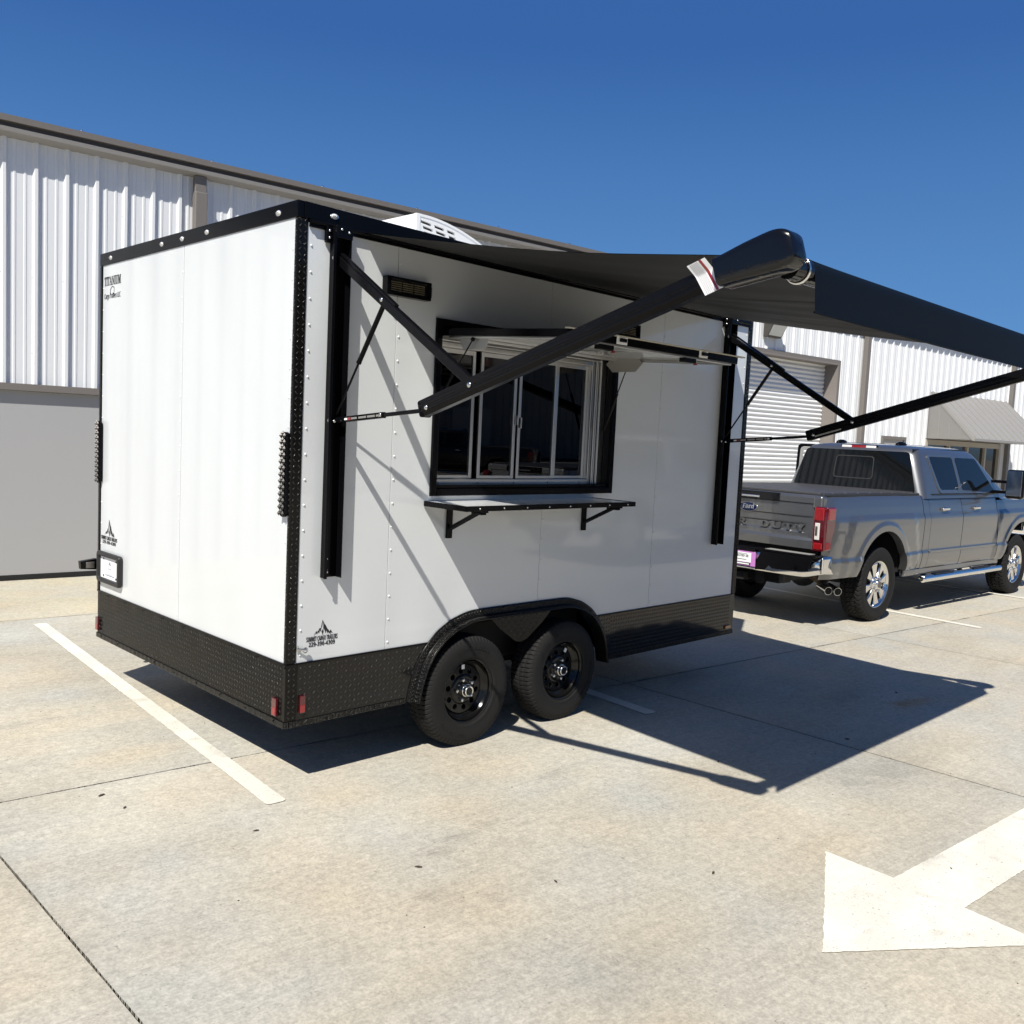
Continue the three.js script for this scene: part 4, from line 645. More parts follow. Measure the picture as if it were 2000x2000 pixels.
    if (!near) part('arm_label', beam(along(0.06, -0.022, -0.0335), along(0.27, -0.022, -0.0335), 0.001, 0.011, px, 0), M.bare, g);
    // shrouded head that carries the roller
    const hs = Lr - 0.205;
    const head = grid(64, 36, (u, v) => { const a = u * Math.PI * 2, t = v; const k = t > 0.62 ? Math.pow(Math.max(0, 1 - Math.pow((t - 0.62) / 0.38, 3.2)), 0.40) : 1; const e = 0.34; const cx = Math.sign(Math.cos(a)) * Math.pow(Math.abs(Math.cos(a)), e), cy = Math.sign(Math.sin(a)) * Math.pow(Math.abs(Math.sin(a)), e); const top = 0.050 + 0.006 * ss(0, 0.5, t), bot = 0.050 + 0.042 * t, mid = (top - bot) / 2; const p = along(hs + t * 0.290, mid + (cy > 0 ? top - mid : bot + mid) * cy * (0.02 + 0.98 * k), cx * 0.056 * (0.05 + 0.95 * Math.sqrt(k)) - 0.010); return [p.x, p.y, p.z]; });
    part('arm_head', clean(toCreasedNormals(head, 0.6)), M.gloss, g, `${s}glossy black awning arm head`);
    part('roller_pin', rod(V(X, 2.528, 2.575), V(near ? X + 0.05 : X - 0.05, 2.528, 2.575), 0.022), M.gloss, g);
    return along;
  }
  const al = arm(0.235, true); arm(3.955, false);
  { // white warning label peeling off the near rafter, with a red stripe
    const base = al(1.58, 0, 0);
    const u2 = V(0, 0.309, 0.951), up2 = V(0, 0.951, -0.309); // along and across the rafter
    const lab = (w0, w1, off) => grid(4, 14, (u, v) => { const s = w0 + (w1 - w0) * u, t = 0.062 - v * 0.118; const curl = t > 0.02 ? (t - 0.02) * 0.55 : t < -0.034 ? -(t + 0.034) * -0.6 : 0; const p = base.clone().addScaledVector(u2, s - t * 0.28).addScaledVector(up2, t); return [0.235 - 0.0345 - off - Math.max(0, curl), p.y, p.z]; });
    part('warning_label', lab(0, 0.075, 0), M.paper, aw, 'white warning label with a red stripe on the near rafter');
    part('label_stripe', lab(0.048, 0.058, 0.0012), M.red, aw); part('label_print', [0.010, 0.017, 0.024, 0.031, 0.038].map(s => lab(s, s + 0.003, 0.0012)), std([0.45, 0.45, 0.45], 0.8), aw);
  }
  // ---- rooftop air conditioner ----
  const ac = sub('roof_air_conditioner', tr); ac.userData.label = 'white streamlined air conditioner on the trailer roof';
  { const z0 = -1.65, z1 = -0.95, yb = 3.053;
    const topY = x => x < 1.58 ? 3.415 : 3.415 - 0.30 * Math.pow((x - 1.58) / 0.92, 1.8);
    const side = (z) => { const pts = [[1.50, yb + 0.03]]; const s = new THREE.Shape(); s.moveTo(1.50, yb); s.lineTo(2.50, yb); for (let i = 0; i <= 16; i++) { const x = 2.50 - i / 16 * 1.0; s.lineTo(x, topY(x)); }
      for (let r = 0; r < 8; r++) for (let c = 0; c < 4; c++) { const sh = r * 0.016, xa = 1.53 + (c - 1) * 0.118 + sh, x0 = Math.max(1.53, xa), x1 = Math.min(1.845 + sh * 0.9, xa + 0.098), y1 = topY(1.68) - 0.034 - r * 0.034; if (x1 - x0 > 0.025 && y1 > yb + 0.05) { const f = x => (x - 1.6) * -0.10; s.holes.push(shapeOf([[x0 + (xa > 1.53 ? 0.008 : 0), y1 - 0.020 + f(x0)], [x0, y1 + f(x0)], [x1 - 0.008, y1 + f(x1)], [x1, y1 - 0.020 + f(x1)]])); } }
      return plate(s, 0.02).translate(0, 0, z); };
    part('side_cover', side(z1 - 0.02), M.plastic, ac); part('side_cover', side(z0), M.plastic, ac);
    part('top_cover', grid(24, 6, (u, v) => { const x = 1.495 + u * 1.01; return [x, topY(x) + 0.006, z0 - 0.003 + (z1 - z0 + 0.006) * v]; }), M.plastic, ac);
    part('top_edge', [grid(24, 1, (u, v) => { const x = 1.495 + u * 1.01; return [x, topY(x) + 0.006 - v * 0.018, z1 + 0.003]; }), rbx(1.485, 1.525, yb, 3.421, z1 - 0.03, z1 + 0.004, 0.006)].map(clean), M.plastic, ac);
    part('rear_cover', [rbx(1.488, 1.512, 3.27, 3.420, z0, z1 - 0.031, 0.005), rbx(1.488, 1.508, yb, 3.27, -1.16, z1 - 0.031, 0.004), rbx(1.36, 1.49, 3.28, 3.37, z0 + 0.05, -1.21, 0.01)], M.plastic, ac);
    const lv = []; for (let i = 0; i < 6; i++) lv.push(beam(V(1.495, 3.075 + i * 0.034, z0 + 0.02), V(1.495, 3.075 + i * 0.034, -1.17), 0.02, 0.006, V(1, 0.6, 0), 0)); part('louvers', lv, M.zinc, ac);
    part('core', [bx(1.53, 2.1, yb, 3.2, z0 + 0.03, z1 - 0.05), bx(1.526, 2.0, yb, 3.365, z1 - 0.032, z1 - 0.022)], M.dark, ac); }
}

// ---------- pickup trucks: the silver one in front of the trailer, two more across the lot that only its gloss mirrors ----------
function makeTruck(name, label, pos, ry, paint, detailed) {
  const t = thing(name, label, 'truck', pos, ry, undefined);
  const P = (n, g, m, l) => part(n, g, m, t, l);
  const prof = [[0.50, 0.93], [0.56, 0.965], [0.66, 0.985], [0.745, 0.992], [0.77, 0.978], [0.95, 0.985], [1.10, 0.990], [1.185, 0.986], [1.225, 0.966], [1.32, 0.950], [1.40, 0.925], [1.435, 0.905], [1.45, 0.875]];
  const sideZ = y => { if (y <= prof[0][0]) return prof[0][1]; for (let i = 0; i < prof.length - 1; i++) if (y <= prof[i + 1][0]) { const k = (y - prof[i][0]) / (prof[i + 1][0] - prof[i][0]); return prof[i][1] + (prof[i + 1][1] - prof[i][1]) * k; } return prof.at(-1)[1]; };
  const ARCH = [0, 4.06], AR = 0.585, AY = 0.462;
  const bed = x => x < 1.0;
  const yTop = x => bed(x) ? 1.45 : 1.45;
  const base = x => x < 1 ? 0.56 : 0.535;
  const bodySide = (x0, x1, s, topY = 1.45) => {
    const xs = new Set([x0, x1]); for (let i = 1; i < Math.ceil((x1 - x0) / 0.05); i++) xs.add(x0 + i * 0.05);
    for (const c of ARCH) for (let k = 0; k <= 60; k++) { const x = c + AR * Math.cos(Math.PI * k / 60); if (x > x0 && x < x1) xs.add(x); }
    const X = [...xs].sort((a, b) => a - b).filter((v, i, a) => i === 0 || v - a[i - 1] > 5e-4);
    const yb = x => { for (const c of ARCH) if (Math.abs(x - c) < AR) return Math.max(base(x), AY + Math.sqrt(Math.max(0, AR * AR - (x - c) ** 2))); return base(x); };
    const ny = 46, pos = [], idx = [];
    X.forEach(x => { const b = yb(x);
      for (let j = -1; j <= ny; j++) { const y = b + (topY - b) * Math.max(0, j) / ny; let z = sideZ(y);
        for (const c of ARCH) { const r = Math.hypot(x - c, y - AY), top = ss(1.235, 1.20, y), trap = ss(0.90, 0.855, Math.abs(x - c) + Math.max(0, (y - 0.8) * 0.35)) * top * ss(0.5, 0.62, y); z += 0.020 * trap + 0.016 * ss(0.70, 0.655, r); }
        if (x < -1.05) z -= 0.06 * ((-1.05 - x) / 0.2) ** 2;
        if (j < 0) z -= 0.09; pos.push(x, y, s * z); } });
    const n = ny + 2; for (let i = 0; i < X.length - 1; i++) for (let j = 0; j < n - 1; j++) { const a = i * n + j, b2 = a + 1, c = a + n, d = c + 1; s > 0 ? idx.push(a, c, d, a, d, b2) : idx.push(a, d, c, a, b2, d); }
    const g = new THREE.BufferGeometry(); g.setAttribute('position', new THREE.Float32BufferAttribute(pos, 3)); g.setIndex(idx); g.computeVertexNormals(); return toCreasedNormals(g, 0.5);
  };
  const gap = 0.006;
  for (const s of [1, -1]) {
    P('bed_side', bodySide(-1.245, 1.0 - gap, s), paint); P('rear_door', bodySide(1.17, 2.10 - gap, s), paint); if (s > 0 || !detailed) P('front_door', bodySide(2.10 + gap, 3.22, s), paint); P('front_fender', bodySide(3.235, 5.0, s, 1.36), paint);
    P('cab_corner', bodySide(1.0 + gap, 1.17 - gap, s), paint);
    P('rocker', rbx(0.62, 3.45, 0.47, 0.56, s * 0.90, s * 0.955, 0.02), paint);
  }
  // dark insides: wheel wells, gaps, frame
  P('inner_body', [bx(-1.2, -0.62, 0.62, 1.40, -0.86, 0.86), bx(-0.62, 0.62, 1.06, 1.40, -0.86, 0.86), bx(0.60, 3.42, 0.52, 1.42, -0.87, 0.87), bx(3.4, 4.8, 1.08, 1.3, -0.84, 0.84), bx(-0.66, 0.66, 0.6, 1.1, -0.55, 0.55), bx(3.4, 4.9, 0.5, 1.1, -0.5, 0.5)], M.dark);
  P('frame_rail', [bx(-1.2, 4.9, 0.48, 0.62, 0.38, 0.50), bx(-1.2, 4.9, 0.48, 0.62, -0.50, -0.38), bx(-1.25, -1.1, 0.46, 0.60, -0.5, 0.5), rod(V(0, 0.43, -0.8), V(0, 0.43, 0.8), 0.055), new THREE.SphereGeometry(0.17, 16, 10).translate(0, 0.43, 0.0)], M.liner);
  // tailgate with its sculpted skin
  const tgp = sub('tailgate', t);
  const tgm = toCreasedNormals(grid(40, 60, (u, v) => { const z = (u - 0.5) * 1.74, y = 0.875 + v * 0.575; let x = -1.262;
    const a = Math.abs(z); x += 0.05 * (a / 0.87) ** 4 * 0.6;
    if (y > 1.36) x -= 0.014 * ss(1.345, 1.36, y) - 0.03 * ss(1.42, 1.45, y); x += 0.012 * ss(1.222, 1.208, y) * ss(0.96, 0.975, y);
    x -= 0.016 * ss(0.995, 0.975, y); if (a < 0.755 && y > 1.045 && y < 1.135) x += 0.012 * ss(0.755, 0.748, a) * ss(1.045, 1.05, y) * ss(1.135, 1.13, y);
    return [x, y, z]; }), 0.35);
  part('tailgate_skin', tgm, paint, tgp);
  part('tailgate_core', rbx(-1.235, -1.19, 0.875, 1.448, -0.87, 0.87, 0.01), paint, tgp);
  part('handle_bezel', rbx(-1.292, -1.255, 1.352, 1.445, -0.40, 0.40, 0.008), M.gloss, tgp); part('handle', rbx(-1.302, -1.286, 1.375, 1.402, -0.16, 0.16, 0.006), M.chrome, tgp);
  if (detailed) {
    const em = new THREE.SphereGeometry(1, 32, 12).scale(0.118, 0.047, 0.012).rotateY(-Math.PI / 2).translate(-1.258, 1.262, 0);
    part('emblem', em, phys([0.004, 0.012, 0.05], 0.15, { clearcoat: 0.5 }), tgp, 'blue oval emblem'); part('emblem_rim', new THREE.TorusGeometry(1, 0.06, 8, 48).scale(0.119, 0.049, 0.09).rotateY(-Math.PI / 2).translate(-1.264, 1.262, 0), M.chrome, tgp);
    part('emblem_lettering', text('Ford', 'serif_bold', 0.05, 0.15, 0.004).applyMatrix4(new THREE.Matrix4().makeShear(0, 0, 0.25, 0, 0, 0)).rotateY(-Math.PI / 2).translate(-1.266, 1.243, 0), M.chrome, tgp);
    part('tailgate_lettering', [...'SUPER DUTY'].map((c, i) => c === ' ' ? null : text(c, 'sans_bold', 0.074, 0.108, 0.015).rotateY(-Math.PI / 2).translate(-1.243, 1.054, -0.66 + i * 0.1467)).filter(Boolean), paint, tgp, 'raised SUPER DUTY lettering');
  }
  // tail lamps
  for (const s of [1, -1]) { const l = sub('tail_lamp', t);
    const ll = new THREE.Shape(); ll.moveTo(-1.29, 0.87); ll.lineTo(-1.175, 0.87); ll.lineTo(-1.135, 1.02); ll.quadraticCurveTo(-1.095, 1.10, -1.095, 1.18); ll.lineTo(-1.095, 1.315); ll.quadraticCurveTo(-1.10, 1.335, -1.12, 1.335); ll.lineTo(-1.27, 1.335); ll.quadraticCurveTo(-1.295, 1.3, -1.295, 1.1);
    const g = plate(ll, 0.16, 0.018); g.translate(0, 0, 0.825); if (s < 0) g.scale(1, 1, -1);
    part('lamp_body', g, M.redDark, l); const S = (z0, z1) => s > 0 ? [z0, z1] : [-z1, -z0];
    part('brake_lens', [rbx(-1.302, -1.275, 1.19, 1.325, ...S(0.845, 0.955), 0.008), rbx(-1.296, -1.27, 0.885, 0.955, ...S(0.85, 0.95), 0.008)], M.red, l); part('side_lens', [rbx(-1.26, -1.12, 1.20, 1.325, ...S(0.975, 0.992), 0.008), rbx(-1.26, -1.18, 0.885, 0.96, ...S(0.975, 0.990), 0.006)], M.red, l); part('reverse_lens', rbx(-1.304, -1.27, 0.985, 1.165, ...S(0.860, 0.915), 0.006), phys([0.62, 0.6, 0.56], 0.1, { clearcoat: 1 }), l); part('reverse_reflector', rbx(-1.308, -1.27, 1.03, 1.13, ...S(0.868, 0.895), 0.004), M.steel, l); }
  P('rear_pillar', [1, -1].map(s => rbx(-1.262, -1.15, 1.30, 1.449, s * 0.79, s * 0.905, 0.03, 4)), paint);
  // bed cover of ridged panels and side rails
  for (let i = 0; i < 8; i++) P('cover_panel', rbx(-1.20 + i * 0.274, -1.20 + i * 0.274 + 0.248, 1.448, 1.476, -0.83, 0.83, 0.010), std([0.045, 0.044, 0.046], 0.5));
  P('bed_rail', [rbx(-1.22, 1.0, 1.44, 1.466, 0.835, 0.895, 0.01), rbx(-1.22, 1.0, 1.44, 1.466, -0.895, -0.835, 0.01)], std([0.02, 0.02, 0.02], 0.5));
  // cab: lofted shell
  const rings = [[1.40, 1.005, 3.70, 0.945, 0.10], [1.46, 1.01, 3.60, 0.930, 0.11], [1.60, 1.03, 3.38, 0.885, 0.12], [1.78, 1.052, 3.12, 0.825, 0.13], [1.92, 1.072, 2.93, 0.775, 0.14], [1.975, 1.095, 2.85, 0.745, 0.16], [2.005, 1.14, 2.78, 0.71, 0.18], [2.030, 1.22, 2.66, 0.645, 0.2], [2.045, 1.42, 2.45, 0.50, 0.2], [2.052, 1.7, 2.2, 0.2, 0.1]];
  const ringPt = (xr, xf, hw, c, u) => { // rounded rectangle walked by u
    const pts = []; const q = 8; const cor = [[xf - c, hw - c, 0], [xr + c, hw - c, 1], [xr + c, -hw + c, 2], [xf - c, -hw + c, 3]];
    for (const [x, z, k] of cor) for (let i = 0; i <= q; i++) { const a = (k + i / q) * Math.PI / 2; pts.push([x + c * Math.cos(a), z + c * Math.sin(a)]); }
    return pts[Math.round(u * pts.length) % pts.length]; };
  const cab = grid(36, rings.length - 1, (u, v) => { const [y, xr, xf, hw, c] = rings[Math.round(v * (rings.length - 1))]; const [x, z] = ringPt(xr, xf, hw, c, u); return [x, y + (v > 0.8 ? 0 : 0), z]; });
  P('cab_shell', [clean(toCreasedNormals(cab, 0.7)), clean(rbx(1.5, 2.4, 2.0, 2.0535, -0.4, 0.4, 0.02))], paint);
  // glass: rear window, side windows, windscreen
  const glassM = phys([0.004, 0.005, 0.006], 0.02, { specularIntensity: 0.75 });
  const face = (g, o, X, Y) => { const Z = X.clone().cross(Y).normalize(); return g.applyMatrix4(new THREE.Matrix4().makeBasis(X, Y, Z).setPosition(o)); };
  const poly = (pts, r) => { const s = new THREE.Shape(); const n = pts.length; for (let i = 0; i < n; i++) { const p = pts[i], a = pts[(i + n - 1) % n], b = pts[(i + 1) % n]; const la = Math.hypot(a[0] - p[0], a[1] - p[1]), lb = Math.hypot(b[0] - p[0], b[1] - p[1]); const p1 = [p[0] + (a[0] - p[0]) * r / la, p[1] + (a[1] - p[1]) * r / la], p2 = [p[0] + (b[0] - p[0]) * r / lb, p[1] + (b[1] - p[1]) * r / lb]; i ? s.lineTo(...p1) : s.moveTo(...p1); s.quadraticCurveTo(...p, ...p2); } return s; };
  const Yr = V(1.072 - 1.01, 1.92 - 1.46, 0).normalize(), Xr = V(0, 0, 1); // seen from behind: right is +z
  const Lb = Math.hypot(0.062, 0.46), OR = V(1.008, 1.46, 0);
  const Zr = Xr.clone().cross(Yr).normalize(); if (Zr.x > 0) Zr.negate();
  const rw = sub('rear_window', t);
  const mk = (sh, d, off) => { const g = plate(sh, d, 0.001); return face(g, OR.clone().addScaledVector(Zr, off), Xr, Yr); };
  part('glass', mk(poly([[-0.835, 0.0], [0.835, 0.0], [0.70, Lb + 0.035], [-0.70, Lb + 0.035]], 0.05), 0.006, 0.006 - 0.001), glassM, rw);
  const fr = poly([[-0.27, 0.13], [0.27, 0.13], [0.26, 0.425], [-0.26, 0.425]], 0.05); fr.holes.push(poly([[-0.258, 0.142], [0.258, 0.142], [0.248, 0.413], [-0.248, 0.413]], 0.042));
  part('slider_frame', mk(fr, 0.004, 0.012), std([0.03, 0.03, 0.03], 0.5), rw);
  for (const s of [1, -1]) {
    const Ys = V(0, 0.46, -s * 0.155).normalize(), Xs = V(1, 0, 0); const Ls = Math.hypot(0.46, 0.155); const O = V(0, 1.46, s * 0.931);
    const Zs = V(0, 0.155, s * 0.46).normalize();
    const mks = (sh, d, off) => plate(sh, d, 0.001).applyMatrix4(new THREE.Matrix4().makeBasis(Xs, Ys, Zs).setPosition(O.clone().addScaledVector(Zs, off)));
    P('rear_side_glass', mks(poly([[1.50, 0.045], [2.06, 0.045], [2.06, Ls - 0.01], [1.385, Ls - 0.01]], 0.06), 0.005, 0.0), glassM); P('front_side_glass', mks(poly([[2.16, 0.045], [3.2, 0.0], [2.78, Ls - 0.01], [2.16, Ls - 0.01]], 0.05), 0.005, 0.0), glassM);
    P('window_trim', [mks((() => { const o = poly([[1.46, 0.0], [2.09, 0.0], [2.09, Ls + 0.02], [1.34, Ls + 0.02]], 0.07); o.holes.push(poly([[1.50, 0.045], [2.06, 0.045], [2.06, Ls - 0.01], [1.385, Ls - 0.01]], 0.06)); return o; })(), 0.010, 0.0)], paint);
    P('belt_seal', beam(V(1.24, 1.452, s * 0.938), V(3.3, 1.452, s * 0.938), 0.012, 0.014, V(0, 0, 1)), M.black);
    for (const x of [1.56, 2.5]) { const h = sub('door_handle', t); part('grip', beam(V(x - 0.09, 1.268, s * 0.985), V(x + 0.11, 1.272, s * 0.985), 0.022, 0.036, V(0, 0, 1), 0.01), M.chrome, h); part('handle_cup', new THREE.SphereGeometry(1, 18, 10).scale(0.075, 0.034, 0.012).translate(x + 0.01, 1.262, s * 0.958), M.steel, h); }
    P('door_moulding', rbx(1.19, 3.2, 0.735, 0.772, s * 0.978, s * 1.000, 0.01), paint);
    const st = sub('step_bar', t); part('step_tube', [rod(V(1.06, 0.42, s * 0.99), V(3.4, 0.42, s * 0.99), 0.045, 0.045, 20), new THREE.SphereGeometry(0.045, 16, 10).scale(0.5, 1, 1).translate(1.06, 0.42, s * 0.99)], M.chrome, st); part('step_pad', [rbx(1.35, 1.9, 0.462, 0.475, s * 0.955, s * 1.02, 0.004), rbx(2.5, 3.05, 0.462, 0.475, s * 0.955, s * 1.02, 0.004)], M.blackSatin, st); part('step_mount', [1.25, 2.3, 3.2].map(x => beam(V(x, 0.42, s * 0.96), V(x, 0.54, s * 0.80), 0.05, 0.04)), M.dark, st);
    const mr = sub('towing_mirror', t); part('mirror_shell', rbx(3.06, 3.18, 1.40, 1.79, s * 1.10, s * 1.33, 0.04, 4), M.gloss, mr); part('mirror_face', rbx(3.05, 3.058, 1.44, 1.77, s * 1.12, s * 1.31, 0.003), M.chrome, mr); part('mirror_arm', [beam(V(3.14, 1.48, s * 0.93), V(3.12, 1.48, s * 1.12), 0.06, 0.04), beam(V(3.14, 1.62, s * 0.90), V(3.12, 1.62, s * 1.12), 0.06, 0.04)], M.blackSatin, mr);
  }
  const wy = V(2.93 - 3.60, 0.46, 0).normalize(); P('windscreen', face(plate(poly([[-0.80, 0], [0.80, 0], [0.70, 0.78], [-0.70, 0.78]], 0.06), 0.006, 0.001), V(3.612, 1.46, 0), V(0, 0, -1), wy), glassM);
  if (detailed) { // driver's door standing open on the far side
    const d = sub('open_door', t); d.userData.label = "driver's door standing open beyond the cab"; d.position.set(3.2, 0, -0.95); d.rotation.y = 109.5 * Math.PI / 180;
    part('door_skin', rbx(0.02, 1.05, 0.55, 1.45, -0.07, 0.07, 0.03), paint, d);
    const f = poly([[0.36, 1.44], [1.05, 1.44], [1.03, 2.02], [0.62, 2.02]], 0.07); f.holes.push(poly([[0.50, 1.46], [0.98, 1.46], [0.965, 1.955], [0.68, 1.955]], 0.06)); part('window_frame', plate(f, 0.05, 0.008).translate(0, 0, -0.025), M.black, d);
    const f2 = poly([[0.48, 1.455], [1.0, 1.455], [0.985, 1.975], [0.665, 1.975]], 0.06); f2.holes.push(poly([[0.52, 1.46], [0.96, 1.46], [0.945, 1.935], [0.695, 1.935]], 0.055)); part('window_seal', plate(f2, 0.02, 0.002).translate(0, 0, -0.045), M.bare, d); }
  // third brake lamp, roof strips, roof bumps
  { const b = sub('high_brake_lamp', t); part('lens_red', rbx(1.112, 1.15, 1.978, 2.018, -0.095, 0.095, 0.006), M.red, b); part('lens_clear', [rbx(1.115, 1.15, 1.976, 2.016, -0.235, -0.097, 0.008), rbx(1.115, 1.15, 1.976, 2.016, 0.097, 0.235, 0.008)], phys([0.75, 0.74, 0.72], 0.12, { clearcoat: 1 }), b); part('lamp_gasket', rbx(1.122, 1.155, 1.968, 2.024, -0.25, 0.25, 0.008), M.black, b); }
  P('roof_marker', [[1.45, -0.42], [1.45, 0.40], [2.3, 0]].map(([x, z]) => new THREE.SphereGeometry(1, 18, 10).scale(0.12, 0.048, 0.055).translate(x, 2.04, z)), M.black);
  P('roof_ditch', [1, -1].map(s => beam(V(1.105, 1.985, s * 0.715), V(2.7, 2.015, s * 0.695), 0.012, 0.02, V(0, 0, 1))), M.black);
  // bonnet, grille and front bumper, mostly out of sight
  P('bonnet', toCreasedNormals(grid(16, 16, (u, v) => [3.40 + u * 1.6, 1.46 - 0.10 * u * u - 0.10 * Math.pow(Math.abs(v - 0.5) * 2, 4), (v - 0.5) * 1.80]), 0.6), paint);
  P('grille', rbx(4.95, 5.05, 0.85, 1.34, -0.72, 0.72, 0.03), M.chrome); P('headlamp', [1, -1].map(s => rbx(4.90, 5.02, 0.98, 1.32, s * 0.73, s * 0.95, 0.03)), M.lens); P('front_bumper', rbx(4.95, 5.18, 0.5, 0.8, -0.98, 0.98, 0.05), M.chrome);
  // rear bumper: chrome wings, black step and plate recess
  const bp = sub('rear_bumper', t);
  { const out = (z) => -1.40 + 0.13 * Math.pow(Math.abs(z) / 1.0, 4);
    part('bumper_shell', toCreasedNormals(grid(60, 14, (u, v) => { const z = (u - 0.5) * 2.02, y = 0.575 + v * 0.235; const k = Math.abs(z); const lift = 0.05 * ss(0.75, 1.0, k) * (1 - v); return [out(z) + 0.045 * Math.pow(Math.abs(v - 0.5) * 2, 3) + (k > 0.97 ? (k - 0.97) * 2.5 : 0), y + lift, z * (1 - 0.02 * v)]; }), 0.6), M.chrome, bp);
    part('bumper_end', [1, -1].map(s => rbx(-1.31, -1.13, 0.625, 0.80, s * 0.955, s * 0.99, 0.02)), M.chrome, bp);
    part('step_pad', [rbx(-1.40, -1.24, 0.80, 0.825, -0.95, 0.95, 0.008)], M.blackSatin, bp);
    part('tread_insert', [1, -1].map(s => [0, 1, 2, 3].map(i => rbx(-1.395 + i * 0.03, -1.375 + i * 0.03, 0.826, 0.833, s * 0.34, s * 0.88, 0.002))).flat(), M.bare, bp);
    const pad = s => { const p = [[0.20, 0.585], [0.30, 0.80], [0.93, 0.80], [0.90, 0.745], [0.88, 0.655], [0.78, 0.640], [0.45, 0.625], [0.40, 0.66], [0.36, 0.60]]; return plate(shapeOf(p.map(([z, y]) => [s * z, y])), 0.012, 0.002).rotateY(-Math.PI / 2).translate(-1.398, 0, 0); };
    part('bumper_pad', [pad(1), pad(-1)], M.blackSatin, bp); part('plate_recess', rbx(-1.415, -1.395, 0.575, 0.81, -0.22, 0.22, 0.01), M.blackSatin, bp);
    part('parking_sensor', [0.24, 0.74, -0.24, -0.74].map(z => new THREE.CylinderGeometry(0.018, 0.018, 0.01, 20).rotateZ(Math.PI / 2).translate(-1.417, 0.69, z)), M.black, bp);
    if (detailed) { const zc = 0.09; part('plate', [rbx(-1.424, -1.418, 0.615, 0.775, zc - 0.155, zc + 0.155, 0.002)], std([0.50, 0.20, 0.52], 0.5), bp, 'purple-edged temporary licence plate'); part('plate_paper', bx(-1.4262, -1.4245, 0.655, 0.762, zc - 0.14, zc + 0.10), M.paper, bp);
      part('plate_lettering', [text('P4S7B9 38', 'sans_bold', 0.028, 0.17).rotateY(-Math.PI / 2).translate(-1.4265, 0.710, zc - 0.02), bx(-1.4272, -1.4265, 0.745, 0.749, zc - 0.09, zc + 0.05), bx(-1.4272, -1.4265, 0.68, 0.686, zc - 0.08, zc + 0.04), bx(-1.4262, -1.4245, 0.622, 0.650, zc - 0.15, zc + 0.095)].map(clean), M.ink, bp); part('plate_strip', bx(-1.4275, -1.4265, 0.629, 0.643, zc - 0.13, zc + 0.08), M.paper, bp); part('plate_trim', rbx(-1.43, -1.40, 0.588, 0.604, zc - 0.16, zc + 0.16, 0.004), M.chrome, bp); } }
  P('hitch', [rbx(-1.34, -1.10, 0.44, 0.53, -0.05, 0.05, 0.008), bx(-1.25, -1.15, 0.45, 0.56, -0.45, 0.45), bx(-1.27, -1.25, 0.42, 0.56, 0.16, 0.26)], M.dark);
  P('exhaust_tip', [[-0.62, 0.60], [-0.56, 0.68]].map(([x, z]) => { const a = V(x, 0.40, z - 0.02), b = V(x - 0.12, 0.375, z + 0.16); const g = rod(a, b, 0.042, 0.046, 24); return g; }), M.zinc); P('exhaust_pipe', [rod(V(-0.2, 0.52, 0.50), V(-0.62, 0.41, 0.60), 0.035), rod(V(-0.7, 0.62, 0.3), V(-0.55, 0.45, 0.55), 0.05)], std([0.16, 0.12, 0.08], 0.6, { metalness: 0.5 }));
  P('exhaust_mouth', [[-0.62, 0.60], [-0.56, 0.68]].map(([x, z]) => rod(V(x - 0.118, 0.3755, z + 0.157), V(x - 0.1215, 0.3745, z + 0.162), 0.040, 0.040, 24)), M.dark);
  // wheels
  const R = 0.431, tg = tyreMaker(R, 0.275, 0.262, 46, { at: true, fine: true, nu: detailed ? 700 : 120 });
  const rim = new THREE.LatheGeometry([[0.235, -0.10], [0.238, 0.06], [0.246, 0.085], [0.262, 0.105], [0.270, 0.112], [0.268, 0.118], [0.256, 0.112], [0.244, 0.09]].map(p => new THREE.Vector2(...p)), 64).rotateX(Math.PI / 2);
  const spoke = (() => { const s = new THREE.Shape(); s.moveTo(0.075, -0.028); s.lineTo(0.13, -0.032); s.quadraticCurveTo(0.19, -0.040, 0.246, -0.066); s.lineTo(0.250, 0.066); s.quadraticCurveTo(0.19, 0.040, 0.13, 0.032); s.lineTo(0.075, 0.028); return plate(s, 0.045, 0.014, 6); })();
  const sp = []; for (let i = 0; i < 8; i++) sp.push(clean(spoke.clone().translate(0, 0, 0.055).rotateZ(i * Math.PI / 4 + 0.2)));
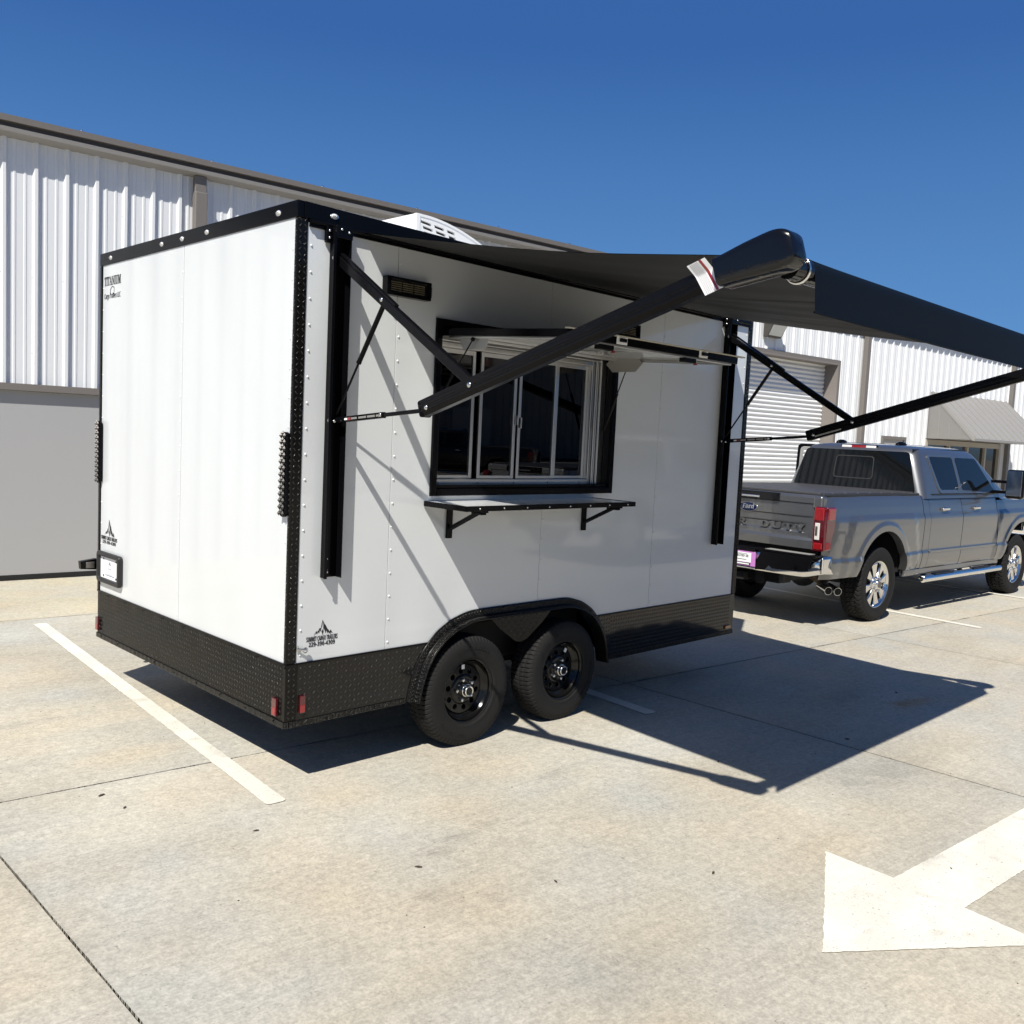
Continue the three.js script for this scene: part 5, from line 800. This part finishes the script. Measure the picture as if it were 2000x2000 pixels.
  const hub = new THREE.LatheGeometry([[0.098, 0.05], [0.095, 0.10], [0.085, 0.108], [0.062, 0.112], [0.058, 0.135], [0.050, 0.142], [0.0, 0.144]].map(p => new THREE.Vector2(...p)), 40).rotateX(Math.PI / 2);
  for (const [x, z] of [[0, 0.832], [4.06, 0.84], [0, -0.832], [4.06, -0.84]]) { const w = sub('wheel', t); w.position.set(x, R - 0.004, z); if (z < 0) w.rotation.y = Math.PI;
    part('tyre', tg, M.rubber, w); part('rim', [clean(rim), ...sp], M.chrome, w); part('hub_cap', hub, M.chrome, w); part('cap_badge', new THREE.CylinderGeometry(0.038, 0.038, 0.004, 24).rotateX(Math.PI / 2).translate(0, 0, 0.1455), M.steel, w); part('wheel_back', new THREE.CylinderGeometry(0.236, 0.236, 0.02, 40).rotateX(Math.PI / 2).translate(0, 0, -0.02), M.liner, w); const nuts = []; for (let i = 0; i < 8; i++) nuts.push(new THREE.CylinderGeometry(0.010, 0.012, 0.03, 6).rotateX(Math.PI / 2).translate(Math.cos(i * 0.785 + 0.6) * 0.078, Math.sin(i * 0.785 + 0.6) * 0.078, 0.118)); part('lug_nuts', nuts, M.chrome, w).userData.kind = 'stuff'; }
  return t;
}
const silver = phys([0.18, 0.183, 0.188], 0.37, { metalness: 0.82, clearcoat: 1, clearcoatRoughness: 0.02 });
makeTruck('pickup_truck', 'silver crew-cab pickup truck with black bed cover parked ahead of the trailer', [7.9 - 0.0026, 0, -1.29 + 0.05], -3 * Math.PI / 180, silver, true);
const blackPaint = phys([0.008, 0.008, 0.009], 0.25, { metalness: 0.2, clearcoat: 1, clearcoatRoughness: 0.02 });
const whitePaint = phys([0.45, 0.45, 0.46], 0.3, { metalness: 0.5, clearcoat: 1, clearcoatRoughness: 0.02 });
makeTruck('pickup_truck', 'black pickup truck parked across the lot, seen only mirrored in the serving window', [22, 0, 21], -2.2, blackPaint, false);
makeTruck('pickup_truck', 'pale grey pickup truck parked across the lot, seen only mirrored in the trailer side', [9.2, 0, 5.9], 0.03, whitePaint, false);

renderer.render(scene, camera);
